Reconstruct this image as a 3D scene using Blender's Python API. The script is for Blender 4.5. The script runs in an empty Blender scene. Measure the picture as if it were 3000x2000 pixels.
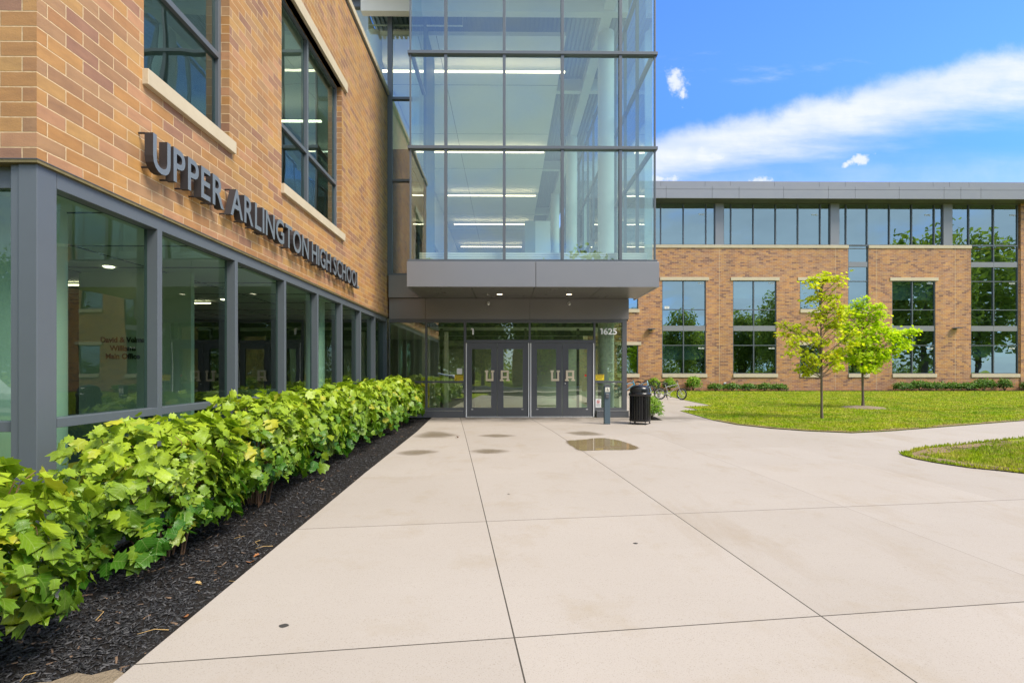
import bpy, bmesh, math, random
import numpy as np
from mathutils import Vector, Matrix

random.seed(7)
RNG = np.random.default_rng(11)
SC = bpy.context.scene
COL = SC.collection
R = math.radians

# ------------------------------------------------------------------ helpers
ORIGIN = {}          # world position of each object's own origin

def tag(o, label=None, cat=None, group=None, kind=None):
    if label: o['label'] = label
    if cat: o['category'] = cat
    if group: o['group'] = group
    if kind: o['kind'] = kind
    return o

def thing(name, label, cat, loc=(0, 0, 0), group=None, rotz=0.0):
    o = bpy.data.objects.new(name, None)
    o.empty_display_size = .2
    COL.objects.link(o)
    o.location = loc
    o.rotation_euler = (0, 0, rotz)
    ORIGIN[o.name] = Vector(loc)
    return tag(o, label, cat, group)

def zg(Y):
    """height of the paved ground: level by the doors, falling towards the street"""
    if Y > 11: return 0.0
    if Y > 7: return -.02 * (11 - Y)
    if Y > -9: return -.08 - .03 * (7 - Y)
    return -.56

class MB:
    def __init__(s):
        s.v = []; s.f = []; s.m = []
    def face(s, pts, mat=0):
        i = len(s.v); s.v += [tuple(p) for p in pts]
        s.f.append(tuple(range(i, i + len(pts)))); s.m.append(mat)
    def box(s, x0, x1, y0, y1, z0, z1, mat=0):
        i = len(s.v)
        s.v += [(x0,y0,z0),(x1,y0,z0),(x1,y1,z0),(x0,y1,z0),(x0,y0,z1),(x1,y0,z1),(x1,y1,z1),(x0,y1,z1)]
        for q in ((0,3,2,1),(4,5,6,7),(0,1,5,4),(1,2,6,5),(2,3,7,6),(3,0,4,7)):
            s.f.append(tuple(i + k for k in q)); s.m.append(mat)
        return s
    def tube(s, pts, r, n=8, mat=0, cap=True):
        pts = [Vector(p) for p in pts]
        rs = r if isinstance(r, (list, tuple)) else [r] * len(pts)
        i0 = len(s.v); prev = None
        for k, p in enumerate(pts):
            d = (pts[min(k+1, len(pts)-1)] - pts[max(k-1, 0)]).normalized()
            if prev is None:
                a = Vector((0, 0, 1)) if abs(d.z) < .9 else Vector((1, 0, 0))
                u = d.cross(a).normalized()
            else:
                u = (prev - d * prev.dot(d)).normalized()
            prev = u; w = d.cross(u)
            for j in range(n):
                t = 2 * math.pi * j / n
                s.v.append(tuple(p + (u * math.cos(t) + w * math.sin(t)) * rs[k]))
        for k in range(len(pts) - 1):
            for j in range(n):
                a = i0 + k*n + j; b = i0 + k*n + (j+1) % n
                s.f.append((a, b, b + n, a + n)); s.m.append(mat)
        if cap:
            s.f.append(tuple(i0 + j for j in range(n))[::-1]); s.m.append(mat)
            e = i0 + (len(pts) - 1) * n
            s.f.append(tuple(e + j for j in range(n))); s.m.append(mat)
        return s
    def lathe(s, prof, c=(0, 0, 0), n=24, mat=0):
        i0 = len(s.v)
        for (r, z) in prof:
            for j in range(n):
                t = 2 * math.pi * j / n
                s.v.append((c[0] + r*math.cos(t), c[1] + r*math.sin(t), c[2] + z))
        for k in range(len(prof) - 1):
            for j in range(n):
                a = i0 + k*n + j; b = i0 + k*n + (j+1) % n
                s.f.append((a, b, b + n, a + n)); s.m.append(mat)
        return s
    def torus(s, c, Rr, r, n=28, m=8, mat=0, axis='y'):
        i0 = len(s.v)
        for i in range(n):
            t = 2*math.pi*i/n
            for j in range(m):
                p = 2*math.pi*j/m
                q = Rr + r*math.cos(p); h = r*math.sin(p)
                if axis == 'y': s.v.append((c[0]+q*math.cos(t), c[1]+h, c[2]+q*math.sin(t)))
                else: s.v.append((c[0]+q*math.cos(t), c[1]+q*math.sin(t), c[2]+h))
        for i in range(n):
            for j in range(m):
                a = i0+i*m+j; b = i0+i*m+(j+1)%m
                c2 = i0+((i+1)%n)*m+(j+1)%m; d = i0+((i+1)%n)*m+j
                s.f.append((a, b, c2, d)); s.m.append(mat)
        return s
    def prism(s, poly, o, ux, uy, dv, mat=0, matside=None):
        """poly in (a,b) mapped to o+a*ux+b*uy, extruded by dv"""
        o = Vector(o); ux = Vector(ux); uy = Vector(uy); dv = Vector(dv)
        i = len(s.v); n = len(poly)
        for k in (0, 1):
            for a, b in poly: s.v.append(tuple(o + ux*a + uy*b + dv*k))
        s.f.append(tuple(range(i, i+n))); s.m.append(mat)
        s.f.append(tuple(range(i+n, i+2*n))[::-1]); s.m.append(mat)
        ms = mat if matside is None else matside
        for k in range(n):
            s.f.append((i+k, i+n+k, i+n+(k+1) % n, i+(k+1) % n)); s.m.append(ms)
        return s
    def add(s, verts, faces, mat=0):
        i = len(s.v); s.v += [tuple(v) for v in verts]
        for f in faces: s.f.append(tuple(i + k for k in f)); s.m.append(mat)
        return s
    def wall(s, P, u0, u1, v0, v1, holes, depth, mat=0, matrev=None):
        """a wall sheet with rectangular openings and their reveals; P(u,v,d) gives the point, d = depth into the wall"""
        us = sorted({u0, u1} | {min(max(h[k], u0), u1) for h in holes for k in (0, 1)})
        vs = sorted({v0, v1} | {min(max(h[k], v0), v1) for h in holes for k in (2, 3)})
        for a, b in zip(us, us[1:]):
            for c, d in zip(vs, vs[1:]):
                um, vm = (a+b)/2, (c+d)/2
                if any(h[0] < um < h[1] and h[2] < vm < h[3] for h in holes): continue
                s.face([P(a,c,0), P(b,c,0), P(b,d,0), P(a,d,0)], mat)
        mr = mat if matrev is None else matrev
        for h in holes:
            a, b, c, d = h
            for (p, q) in (((a,c),(a,d)), ((b,d),(b,c)), ((a,d),(b,d)), ((b,c),(a,c))):
                s.face([P(*p,0), P(*q,0), P(*q,depth), P(*p,depth)], mr)
        return s
    def build(s, name, mats, parent=None, smooth=False, bevel=0.0, label=None):
        off = ORIGIN[root_of(parent).name] if parent else Vector((0, 0, 0))
        me = bpy.data.meshes.new(name)
        v = np.array(s.v, dtype=np.float64).reshape(-1, 3) - np.array(off)
        me.from_pydata(v.tolist(), [], s.f)
        if not isinstance(mats, (list, tuple)): mats = [mats]
        for m in mats: me.materials.append(m)
        me.polygons.foreach_set('material_index', s.m)
        if smooth: me.polygons.foreach_set('use_smooth', [True] * len(s.f))
        uvl = me.uv_layers.new(name='UVMap')
        co = v + np.array(off)
        for p in me.polygons:
            nx, ny, nz = abs(p.normal.x), abs(p.normal.y), abs(p.normal.z)
            ax = (1, 2) if nx >= ny and nx >= nz else ((0, 2) if ny >= nz else (0, 1))
            for li in p.loop_indices:
                c = co[me.loops[li].vertex_index]
                uvl.data[li].uv = (c[ax[0]], c[ax[1]])
        me.update()
        o = bpy.data.objects.new(name, me)
        COL.objects.link(o)
        if parent: o.parent = parent
        if smooth:
            try: me.set_sharp_from_angle(angle=R(40))
            except Exception: pass
        if bevel:
            b = o.modifiers.new('Bevel', 'BEVEL'); b.width = bevel; b.segments = 2; b.limit_method = 'ANGLE'; b.angle_limit = R(50)
            b.harden_normals = False
        if label: o['label'] = label
        return o

def each(name, mat, parent, boxes, **kw):
    for b in boxes: MB().box(*b).build(name, mat, parent, **kw)

def root_of(o):
    while o.parent: o = o.parent
    return o

def quads(faces):
    m = MB()
    for f in faces: m.face(f)
    return m

_TX = {}
def text_geo(s, extrude=0.0, offset=0.0):
    """mesh of a line of lettering with capitals 1 unit high, starting at x = 0"""
    k = (s, extrude, offset)
    if k in _TX: return _TX[k]
    cu = bpy.data.curves.new('lettering', 'FONT'); cu.body = s; cu.size = 1.0
    cu.extrude = extrude; cu.offset = offset; cu.resolution_u = 4
    ob = bpy.data.objects.new('lettering', cu); COL.objects.link(ob)
    dg = bpy.context.evaluated_depsgraph_get()
    me = bpy.data.meshes.new_from_object(ob.evaluated_get(dg))
    v = np.array([p.co[:] for p in me.vertices]).reshape(-1, 3); f = [tuple(p.vertices) for p in me.polygons]
    bpy.data.objects.remove(ob); bpy.data.meshes.remove(me); bpy.data.curves.remove(cu)
    _TX[k] = (v, f)
    return _TX[k]
CAP = float(np.ptp(text_geo('H')[0][:, 1]))

def put_text(mb, s, o, ux, uy, uz, h, mat=0, depth=.002, bold=0.0, width=None, center=False):
    v, f = text_geo(s, depth / h * CAP / 2 if depth else 0, bold)
    v = v * (h / CAP)
    v = v - np.array([v[:, 0].min(), 0, 0])
    w = v[:, 0].max()
    if width: v = v * np.array([width / w, 1, 1]); w = width
    if center: v = v - np.array([w/2, 0, 0])
    o = np.array(o); ux, uy, uz = map(np.array, (ux, uy, uz))
    mb.add(o + v[:, :1]*ux + v[:, 1:2]*uy + v[:, 2:3]*uz, f, mat)
    return w

# ------------------------------------------------------------------ node helpers
class T:
    def __init__(s, name):
        s.m = bpy.data.materials.new(name); s.m.use_nodes = True
        s.t = s.m.node_tree; s.t.nodes.clear()
        s.out = s.t.nodes.new('ShaderNodeOutputMaterial')
    def n(s, typ, ins=None, **props):
        nd = s.t.nodes.new('ShaderNode' + typ)
        for k, v in props.items(): setattr(nd, k, v)
        for k, v in (ins or {}).items(): s.set(nd.inputs[k], v)
        return nd
    def set(s, sock, v):
        if isinstance(v, bpy.types.NodeSocket): s.t.links.new(v, sock)
        elif isinstance(v, bpy.types.Node): s.t.links.new(v.outputs[0], sock)
        else:
            if hasattr(sock.default_value, '__len__') and not hasattr(v, '__len__'): v = (v, v, v) + ((1,) if len(sock.default_value) == 4 else ())
            if hasattr(v, '__len__') and len(sock.default_value) == 4 and len(v) == 3: v = tuple(v) + (1,)
            sock.default_value = v
    def math(s, op, a, b=None, c=None, clamp=False):
        nd = s.t.nodes.new('ShaderNodeMath'); nd.operation = op; nd.use_clamp = clamp
        for i, x in enumerate((a, b, c)):
            if x is not None: s.set(nd.inputs[i], x)
        return nd.outputs[0]
    def mix(s, f, a, b, blend='MIX'):
        nd = s.t.nodes.new('ShaderNodeMix'); nd.data_type = 'RGBA'; nd.blend_type = blend
        s.set(nd.inputs[0], f); s.set(nd.inputs[6], a); s.set(nd.inputs[7], b)
        return nd.outputs[2]
    def ramp(s, f, stops, interp='LINEAR'):
        nd = s.t.nodes.new('ShaderNodeValToRGB'); nd.color_ramp.interpolation = interp
        e = nd.color_ramp.elements
        while len(e) < len(stops): e.new(.5)
        for i, (p, c) in enumerate(stops):
            e[i].position = p
            c = (c, c, c) if not hasattr(c, '__len__') else c
            e[i].color = tuple(c) + (1,) if len(c) == 3 else c
        s.set(nd.inputs[0], f)
        return nd.outputs[0]
    def noise(s, vec=None, scale=5, detail=4, rough=.55, dist=0, out=0):
        nd = s.n('TexNoise', {'Scale': scale, 'Detail': detail, 'Roughness': rough, 'Distortion': dist})
        if vec is not None: s.set(nd.inputs['Vector'], vec)
        return nd.outputs[out]
    def coord(s, which='Object'): return s.n('TexCoord').outputs[which]
    def pos(s): return s.n('NewGeometry').outputs['Position']
    def bump(s, h, strength=.3, dist=.01):
        return s.n('Bump', {'Strength': strength, 'Distance': dist, 'Height': h}).outputs[0]
    def princ(s, color, rough=.5, metal=0, normal=None, spec=.5, **kw):
        b = s.n('BsdfPrincipled', {'Base Color': color, 'Roughness': rough, 'Metallic': metal, 'Specular IOR Level': spec})
        if normal is not None: s.set(b.inputs['Normal'], normal)
        for k, v in kw.items(): s.set(b.inputs[k], v)
        return b
    def done(s, sh):
        s.t.links.new(sh.outputs[0] if isinstance(sh, bpy.types.Node) else sh, s.out.inputs[0]); return s.m

def plain(name, color, rough=.5, metal=0, var=.08, scale=6, bump=0, spec=.5, bscale=60):
    t = T(name); p = t.pos()
    f = t.noise(p, scale, 5)
    c = t.mix(f, [x*(1-var) for x in color], [min(1, x*(1+var)) for x in color])
    nrm = t.bump(t.noise(p, bscale, 3), bump, .004) if bump else None
    rr = t.math('MULTIPLY_ADD', t.noise(p, scale*2.3, 4), .16, rough - .08)
    return t.done(t.princ(c, rr, metal, nrm, spec))

def emis(name, color, strength):
    t = T(name); return t.done(t.n('Emission', {'Color': color, 'Strength': strength}))

def brick(name, L=.305, h=.1016, dark=1.0, gain=1.0, tint=(1, 1, 1), mortar=(.60, .46, .29)):
    t = T(name)
    uv = t.n('TexCoord').outputs['UV']; sp = t.n('SeparateXYZ', {0: uv})
    u, v = sp.outputs[0], sp.outputs[1]
    vr = t.math('DIVIDE', v, h); row = t.math('FLOOR', vr)
    half = t.math('MULTIPLY', t.math('FLOORED_MODULO', row, 2), .5)
    uu = t.math('ADD', t.math('DIVIDE', u, L), half); colm = t.math('FLOOR', uu)
    fu = t.math('MULTIPLY', t.math('FRACT', uu), L); fv = t.math('MULTIPLY', t.math('FRACT', vr), h)
    wob = t.math('MULTIPLY', t.math('SUBTRACT', t.noise(t.pos(), 30, 3), .5), .006)
    du = t.math('MINIMUM', fu, t.math('SUBTRACT', L, fu)); dv = t.math('MINIMUM', fv, t.math('SUBTRACT', h, fv))
    d = t.math('ADD', t.math('MINIMUM', du, dv), wob)
    mort = t.math('SUBTRACT', 1, t.math('MULTIPLY', t.math('SUBTRACT', d, .0035), 600, clamp=True))
    wn = t.n('TexWhiteNoise', {'Vector': t.n('CombineXYZ', {0: colm, 1: row, 2: 3.7}).outputs[0]}, noise_dimensions='3D')
    g = gain
    tones = [(0, (.47*g, .235*g, .092*g)), (.14, (.40*g, .215*g, .118*g)), (.30, (.43*g, .205*g, .080*g)), (.44, (.35*g, .180*g, .100*g)), (.58, (.40*g, .19*g, .088*g)),
             (.70, (.26*g*dark, .128*g*dark, .074*g*dark)), (.80, (.47*g, .25*g, .10*g)), (.91, (.18*g*dark, .088*g*dark, .060*g*dark))]
    c = t.ramp(wn.outputs[0], tones, 'CONSTANT')
    st = t.noise(t.n('Mapping', {'Vector': t.n('CombineXYZ', {0: t.math('MULTIPLY', u, 5), 1: t.math('MULTIPLY', v, 16), 2: wn.outputs[0]}).outputs[0]}).outputs[0], 1.0, 4, .6)
    c = t.mix(t.math('MULTIPLY_ADD', st, 1.1, -.2, clamp=True), t.mix(1, c, (.74, .72, .74), 'MULTIPLY'), t.mix(1, c, (1.2, 1.2, 1.16), 'MULTIPLY'))
    c = t.mix(1, c, t.ramp(t.noise(t.n('Mapping', {'Vector': t.pos(), 'Scale': (2.2, 2.2, .22)}).outputs[0], 1.0, 5, .65), [(.30, .86), (.62, 1.04)]), 'MULTIPLY')
    big = t.noise(t.pos(), .45, 4, .6)
    c = t.mix(1, c, t.ramp(big, [(.3, .88), (.7, 1.08)]), 'MULTIPLY')
    c = t.mix(1, c, tint, 'MULTIPLY')
    c = t.mix(mort, c, mortar)
    hgt = t.math('SUBTRACT', t.math('MULTIPLY', t.noise(t.pos(), 90, 3), .25), mort)
    return t.done(t.princ(c, t.math('MULTIPLY_ADD', mort, .3, .5), 0, t.bump(hgt, .8, .008), .45))

def glass(name, tint, base, power=4.0, refl=(1, 1, 1), wave=.012, wscale=.7):
    t = T(name)
    lw = t.n('LayerWeight', {'Blend': .5}).outputs['Facing']
    f = t.math('MULTIPLY_ADD', t.math('POWER', lw, power), 1 - base, base, clamp=True)
    nrm = t.bump(t.noise(t.pos(), wscale, 2, .5), 1.0, wave) if wave else None
    gl = t.n('BsdfGlossy', {'Color': refl, 'Roughness': .0})
    if nrm is not None: t.set(gl.inputs['Normal'], nrm)
    tr = t.n('BsdfTransparent', {'Color': tint})
    return t.done(t.n('MixShader', {0: f, 1: tr, 2: gl}))

def leafmat(name, lo, hi, yellow, trans=.35, veins=True, rough=.45, yel_amt=.12, tgain=1.25):
    t = T(name)
    rnd = t.n('Attribute', attribute_name='rnd').outputs['Fac']
    c = t.mix(rnd, lo, hi)
    fy = t.math('MULTIPLY', t.math('SUBTRACT', t.math('FRACT', t.math('MULTIPLY', rnd, 7.31)), 1 - yel_amt), 1 / yel_amt * .8, clamp=True)
    c = t.mix(fy, c, yellow)
    c = t.mix(1, c, t.ramp(t.noise(t.pos(), 25, 3), [(.3, .82), (.7, 1.15)]), 'MULTIPLY')
    nrm = None
    if veins:
        uv = t.n('SeparateXYZ', {0: t.n('TexCoord').outputs['UV']})
        ax = t.math('ABSOLUTE', uv.outputs[0])
        mid = t.math('SUBTRACT', 1, t.math('MULTIPLY', ax, 45, clamp=True))
        w = t.math('ABSOLUTE', t.math('SUBTRACT', t.math('FRACT', t.math('MULTIPLY', t.math('SUBTRACT', uv.outputs[1], t.math('MULTIPLY', ax, .85)), 6.0)), .5))
        side = t.math('SUBTRACT', 1, t.math('MULTIPLY', w, 9, clamp=True))
        vein = t.math('MAXIMUM', mid, t.math('MULTIPLY', side, .55))
        c = t.mix(t.math('MULTIPLY', vein, .35), c, (.42, .50, .16))
        nrm = t.bump(t.math('SUBTRACT', t.noise(t.pos(), 40, 2), vein), .35, .004)
    b = t.princ(c, rough, 0, nrm, .35)
    tl = t.n('BsdfTranslucent', {'Color': t.mix(1, c, (tgain, tgain*1.1, tgain*.6), 'MULTIPLY')})
    return t.done(t.n('MixShader', {0: trans, 1: b, 2: tl}))

# ------------------------------------------------------------------ materials
M = {}
M['brick_near'] = brick('brick_near', .312, .107, 1.75, 1.14, (1.0, 1.07, .95), (.64, .46, .275))
M['brick_far'] = brick('brick_far', .305, .1016, 1.2, 1.18)
M['frame'] = plain('slate_paint', (.115, .132, .152), .38, .1, .05, 3, .05)
M['frame_dark'] = plain('shaded_slate_and_trim', (.098, .102, .112), .42, .1, .05, 3)  # slate paint with the canopy shade put into its colour; also dark trim
M['panel'] = plain('silver_panel', (.262, .262, .278), .36, .35, .03, 1.2)
M['panel_dark'] = plain('taupe_panel', (.215, .205, .205), .42, .2, .04, 1.5)
M['soffit'] = plain('soffit_panel', (.17, .168, .16), .3, .2, .05, 1.5)
M['gap'] = plain('dark_gap', (.012, .012, .014), .8, 0)
M['flash'] = plain('old_flashing', (.20, .16, .07), .55, .2, .5, 14)
M['silver'] = plain('bright_metal', (.72, .72, .72), .3, .7, .04)
M['letters'] = plain('letter_metal', (.205, .232, .262), .36, .3, .06, 5)
M['letters_side'] = plain('letter_return', (.045, .040, .042), .6, 0, .06, 5, 0, .2)
M['glass_tower'] = glass('tower_glass', (.76, .87, .80), .22, 4.0, (.90, 1.0, .96), .004)
M['glass_tower_side'] = glass('tower_side_glass', (.40, .58, .60), .20, 4.0, (.82, .93, .96), .004)
M['glass_link'] = glass('link_glass', (.60, .72, .62), .30, 4.0, (.92, .96, .9), .004)
M['glass_store'] = glass('storefront_glass', (.48, .65, .55), .085, 4.2, (.86, .98, .92), .005)
M['glass_door'] = glass('door_glass', (.74, .86, .72), .27, 4.0, (.92, 1.0, .86), .004)
M['glass_far'] = glass('coated_glass', (.34, .48, .46), .40, 4.0, (.68, .86, .88), .006, .5)
M['glass_up'] = glass('upper_glass', (.45, .68, .64), .16, 3.6, (.80, .97, .95), .008, .6)
M['white'] = plain('white_paint', (.78, .79, .76), .6, 0, .03)
M['ceil'] = plain('ceiling_white', (.83, .82, .74), .8, 0, .03)
M['deck'] = plain('metal_deck', (.32, .37, .38), .5, .1, .05)
M['inter'] = plain('room_wall', (.33, .36, .33), .8, 0, .08, 1)
M['inter_dark'] = plain('dark_room_wall', (.10, .115, .11), .8, 0, .15, 1)
M['carpet'] = plain('carpet', (.11, .12, .12), .9, 0, .2, 9)
M['tealwall'] = plain('blue_grey_wall', (.20, .29, .33), .6, 0, .06, 1)
M['lamp'] = emis('lamp_light', (1.0, .80, .55), 3.2)
M['spot'] = emis('downlight', (1.0, .85, .6), 3.5)
M['black'] = plain('black_paint', (.010, .010, .011), .22, 0, .1, 8)
M['black_matte'] = plain('black_rubber', (.018, .018, .018), .7, 0, .2, 20)
M['post'] = plain('post_paint', (.085, .125, .155), .42, .2, .06, 4)
M['cream'] = plain('cream_plate', (.66, .63, .54), .5, 0, .05)
M['gold'] = plain('tan_letter', (.78, .66, .48), .42, .1, .06, 20)
M['yellow'] = plain('yellow_card', (.80, .60, .02), .5, 0, .04)
M['paper'] = plain('white_card', (.80, .79, .77), .6, 0, .03)
M['ink_spot'] = plain('gum_spot', (.045, .04, .036), .8)
M['dark_teal'] = plain('dark_teal_wall', (.055, .10, .115), .6)
M['field_stone'] = plain('field_stone', (.30,.28,.25), .85, 0, .3, 18, .5)
M['ink'] = plain('dark_ink', (.02, .018, .018), .6)
M['red'] = plain('red_print', (.75, .02, .02), .5)
M['num'] = plain('vinyl_white', (.93, .93, .92), .6, 0, .03)
M['bark'] = plain('bark', (.15, .115, .085), .85, 0, .35, 25, .6)
M['stem'] = plain('shrub_stem', (.20, .11, .06), .8, 0, .3, 30, .4)
M['chrome'] = plain('silver_bike', (.55, .52, .52), .25, .7, .05)
M['sky_blue'] = plain('blue_bike', (.12, .38, .55), .3, .2, .05)
M['dial'] = plain('pale_blue_bike', (.35, .58, .72), .3, .2, .05)

def stone():
    t = T('limestone'); p = t.pos()
    c = t.mix(t.noise(p, 3.5, 6, .65), (.46, .38, .26), (.62, .54, .41))
    c = t.mix(t.ramp(t.noise(p, 11, 5, .7), [(.62, 0), (.75, .55)]), c, (.36, .27, .16))
    return t.done(t.princ(c, .75, 0, t.bump(t.noise(p, 120, 3), .25, .003), .3))
M['stone'] = stone()

def concrete():
    t = T('pale_concrete'); p = t.pos()
    c = t.mix(t.noise(p, .55, 5, .6), (.352, .304, .260), (.418, .368, .326))
    tan = t.ramp(t.noise(p, 1.7, 6, .7), [(.53, 0), (.76, .65)])
    c = t.mix(tan, c, (.33, .27, .20))
    slab = t.n('Attribute', attribute_name='slab').outputs['Fac']
    c = t.mix(1, c, t.ramp(slab, [(0, (.955, .95, .94)), (.5, (1, 1, 1)), (1, (1.03, 1.025, 1.02))]), 'MULTIPLY')
    c = t.mix(t.ramp(t.noise(t.n('Mapping', {'Vector': p, 'Scale': (1.2, .35, 1)}).outputs[0], .9, 6, .72), [(.55, 0), (.80, .6)]), c, (.30, .235, .165))
    c = t.mix(t.ramp(t.noise(p, 140, 2, .5), [(.30, .55), (.42, 0)]), c, (.22, .185, .145))
    c = t.mix(t.ramp(t.noise(p, 420, 2, .5), [(.60, 0), (.72, .35)]), c, (.52, .47, .43))
    # scuffs and drips in front of the doors
    sp = t.n('SeparateXYZ', {0: p})
    near = t.math('SUBTRACT', 1, t.math('ABSOLUTE', t.math('DIVIDE', t.math('SUBTRACT', sp.outputs[1], 13.9), 1.1)), clamp=True)
    c = t.mix(t.math('MULTIPLY', near, t.ramp(t.noise(p, 1.3, 4, .6), [(.34, 0), (.58, .9)])), c, (.15, .13, .108))
    h = t.math('ADD', t.noise(p, 180, 4, .7), t.math('MULTIPLY', t.noise(p, 3, 3), .4))
    return t.done(t.princ(c, .82, 0, t.bump(h, .35, .004), .25))
M['concrete'] = concrete()
M['joint'] = plain('joint_dirt', (.06, .05, .038), .95, 0, .4, 20)
M['joint_faint'] = plain('faint_joint', (.245, .21, .178), .9, 0, .15, 6)

def grasscol(t, p):
    c = t.mix(t.ramp(t.noise(p, .8, 4, .6), [(.35, 0), (.62, 1)]), (.20, .35, .007), (.40, .45, .012))
    c = t.mix(t.ramp(t.noise(p, 2.7, 5, .65), [(.44, 0), (.68, .85)]), c, (.55, .46, .13))
    return c
def lawn_mat(name, bare=.5):
    t = T(name); p = t.pos()
    c = t.mix(1, grasscol(t, p), (.8, .85, .8), 'MULTIPLY')
    c = t.mix(t.ramp(t.noise(p, 1.1, 6, .7), [(bare, 0), (bare + .08, .9)]), c, (.19, .135, .085))
    c = t.mix(1, c, t.ramp(t.noise(p, 60, 4, .7), [(.3, .55), (.7, 1.25)]), 'MULTIPLY')
    return t.done(t.princ(c, .9, 0, t.bump(t.noise(p, 90, 4, .7), .8, .03), .1))
M['lawn'] = lawn_mat('lawn_turf', .66)
M['lawn_bare'] = lawn_mat('thin_turf', .44)
def blade():
    t = T('grass_blade'); p = t.pos()
    rnd = t.n('Attribute', attribute_name='rnd').outputs['Fac']
    c = t.mix(1, grasscol(t, p), t.ramp(rnd, [(0, .65), (1, 1.45)]), 'MULTIPLY')
    b = t.princ(c, .6, 0, None, .25)
    return t.done(t.n('MixShader', {0: .3, 1: b, 2: t.n('BsdfTranslucent', {'Color': c})}))
M['blade'] = blade()
def soil(name, a, b, sc=18):
    t = T(name); p = t.pos()
    c = t.mix(t.noise(p, sc, 6, .75), a, b)
    return t.done(t.princ(c, .95, 0, t.bump(t.noise(p, sc*3, 5, .7), 1.0, .03), .15))
M['mulch'] = soil('black_mulch', (.013, .011, .0105), (.042, .036, .033))
M['dirt'] = soil('tan_dirt', (.20, .15, .10), (.34, .27, .19), 9)
M['soil'] = soil('brown_soil', (.22, .15, .085), (.35, .25, .15), 14)
M['asphalt'] = soil('asphalt', (.06, .06, .06), (.09, .09, .09), 40)
M['chip_a'] = plain('chip_black', (.018, .017, .019), .6, 0, .4, 50)
M['chip_b'] = plain('chip_grey', (.075, .072, .075), .7, 0, .4, 50)
M['chip_c'] = plain('chip_brown', (.16, .10, .062), .8, 0, .3, 50)
M['wet'] = None
def puddle():
    t = T('puddle_water'); p = t.pos()
    a = t.n('Attribute', attribute_name='rnd').outputs['Fac']
    m = t.ramp(t.math('ADD', a, t.math('MULTIPLY', t.math('SUBTRACT', t.noise(p, 6, 4, .6), .5), .35)), [(.25, 0), (.45, 1)])
    b = t.princ(t.mix(t.noise(p, 3, 4), (.20, .145, .075), (.29, .22, .125)), .04, 0, None, .22)
    return t.done(t.n('MixShader', {0: t.math('MULTIPLY', m, .94), 1: t.n('BsdfTransparent'), 2: b}))
def damp():
    t = T('damp_stain'); p = t.pos()
    a = t.n('Attribute', attribute_name='rnd').outputs['Fac']
    m = t.ramp(t.math('ADD', a, t.math('MULTIPLY', t.math('SUBTRACT', t.noise(p, 5, 5, .65), .5), .6)), [(.10, 0), (1.0, 1)])
    b = t.princ(t.mix(t.noise(p, 3, 4), (.17, .125, .07), (.25, .195, .12)), .45, 0, None, .4)
    return t.done(t.n('MixShader', {0: t.math('MULTIPLY', m, .62), 1: t.n('BsdfTransparent'), 2: b}))
M['puddle'] = puddle(); M['damp'] = damp()
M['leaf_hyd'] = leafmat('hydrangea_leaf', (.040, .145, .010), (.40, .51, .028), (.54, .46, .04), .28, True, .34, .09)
M['leaf_maple'] = leafmat('maple_leaf', (.40, .48, .012), (.74, .74, .03), (.72, .44, .02), .5, False, .5, .14)
M['leaf_maple2'] = leafmat('bright_maple_leaf', (.38, .54, .012), (.70, .78, .03), (.74, .72, .03), .5, False, .5, .1)
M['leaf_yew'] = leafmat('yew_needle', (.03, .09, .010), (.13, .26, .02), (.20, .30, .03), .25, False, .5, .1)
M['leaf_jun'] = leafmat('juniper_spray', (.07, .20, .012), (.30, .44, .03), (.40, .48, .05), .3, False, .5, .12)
M['leaf_wood'] = leafmat('tree_foliage', (.14, .20, .04), (.38, .44, .09), (.42, .42, .09), .55, False, .6, .1)
# ------------------------------------------------------------------ scattering of leaves and blades
def scatter(name, bv, bf, buv, side, fwd, nrm, scale, pos, rnd, mat, parent=None, kind=None):
    """many small faces as ONE mesh: base leaf (bv, bf, buv) set in each frame"""
    bv = np.asarray(bv, float); N = len(pos)
    if bv.ndim == 2: bv = bv[None]
    n = bv.shape[1]
    sc = np.asarray(scale).reshape(N, 1, 1)
    loc = (bv[:, :, 0:1]*side[:, None, :] + bv[:, :, 1:2]*fwd[:, None, :] + bv[:, :, 2:3]*nrm[:, None, :]) * sc + pos[:, None, :]
    off = np.array(ORIGIN[root_of(parent).name]) if parent else np.zeros(3)
    V = (loc.reshape(-1, 3) - off).astype(np.float32)
    bf = np.asarray(bf); k = bf.shape[1]
    F = (bf[None] + (np.arange(N)*n)[:, None, None]).reshape(-1, k).astype(np.int32)
    me = bpy.data.meshes.new(name)
    me.vertices.add(len(V)); me.vertices.foreach_set('co', V.ravel())
    me.loops.add(F.size); me.loops.foreach_set('vertex_index', F.ravel())
    me.polygons.add(len(F)); me.polygons.foreach_set('loop_start', np.arange(len(F), dtype=np.int32)*k)
    me.polygons.foreach_set('loop_total', np.full(len(F), k, dtype=np.int32))
    me.materials.append(mat)
    if buv is not None:
        u = me.uv_layers.new(name='UVMap')
        buv = np.asarray(buv, np.float32)
        u.data.foreach_set('uv', np.tile(buv[bf.ravel()], (N, 1)).ravel())
    a = me.attributes.new('rnd', 'FLOAT', 'POINT')
    a.data.foreach_set('value', np.repeat(np.asarray(rnd, np.float32), n))
    me.update(calc_edges=True); me.validate()
    o = bpy.data.objects.new(name, me); COL.objects.link(o)
    if parent: o.parent = parent
    if kind: o['kind'] = kind
    return o

def unit(a): return a / np.maximum(np.linalg.norm(a, axis=1, keepdims=True), 1e-9)
def frames(fwd, nrm):
    nrm = unit(nrm); fwd = unit(fwd - nrm * (fwd*nrm).sum(1, keepdims=True))
    return np.cross(fwd, nrm), fwd, nrm

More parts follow.
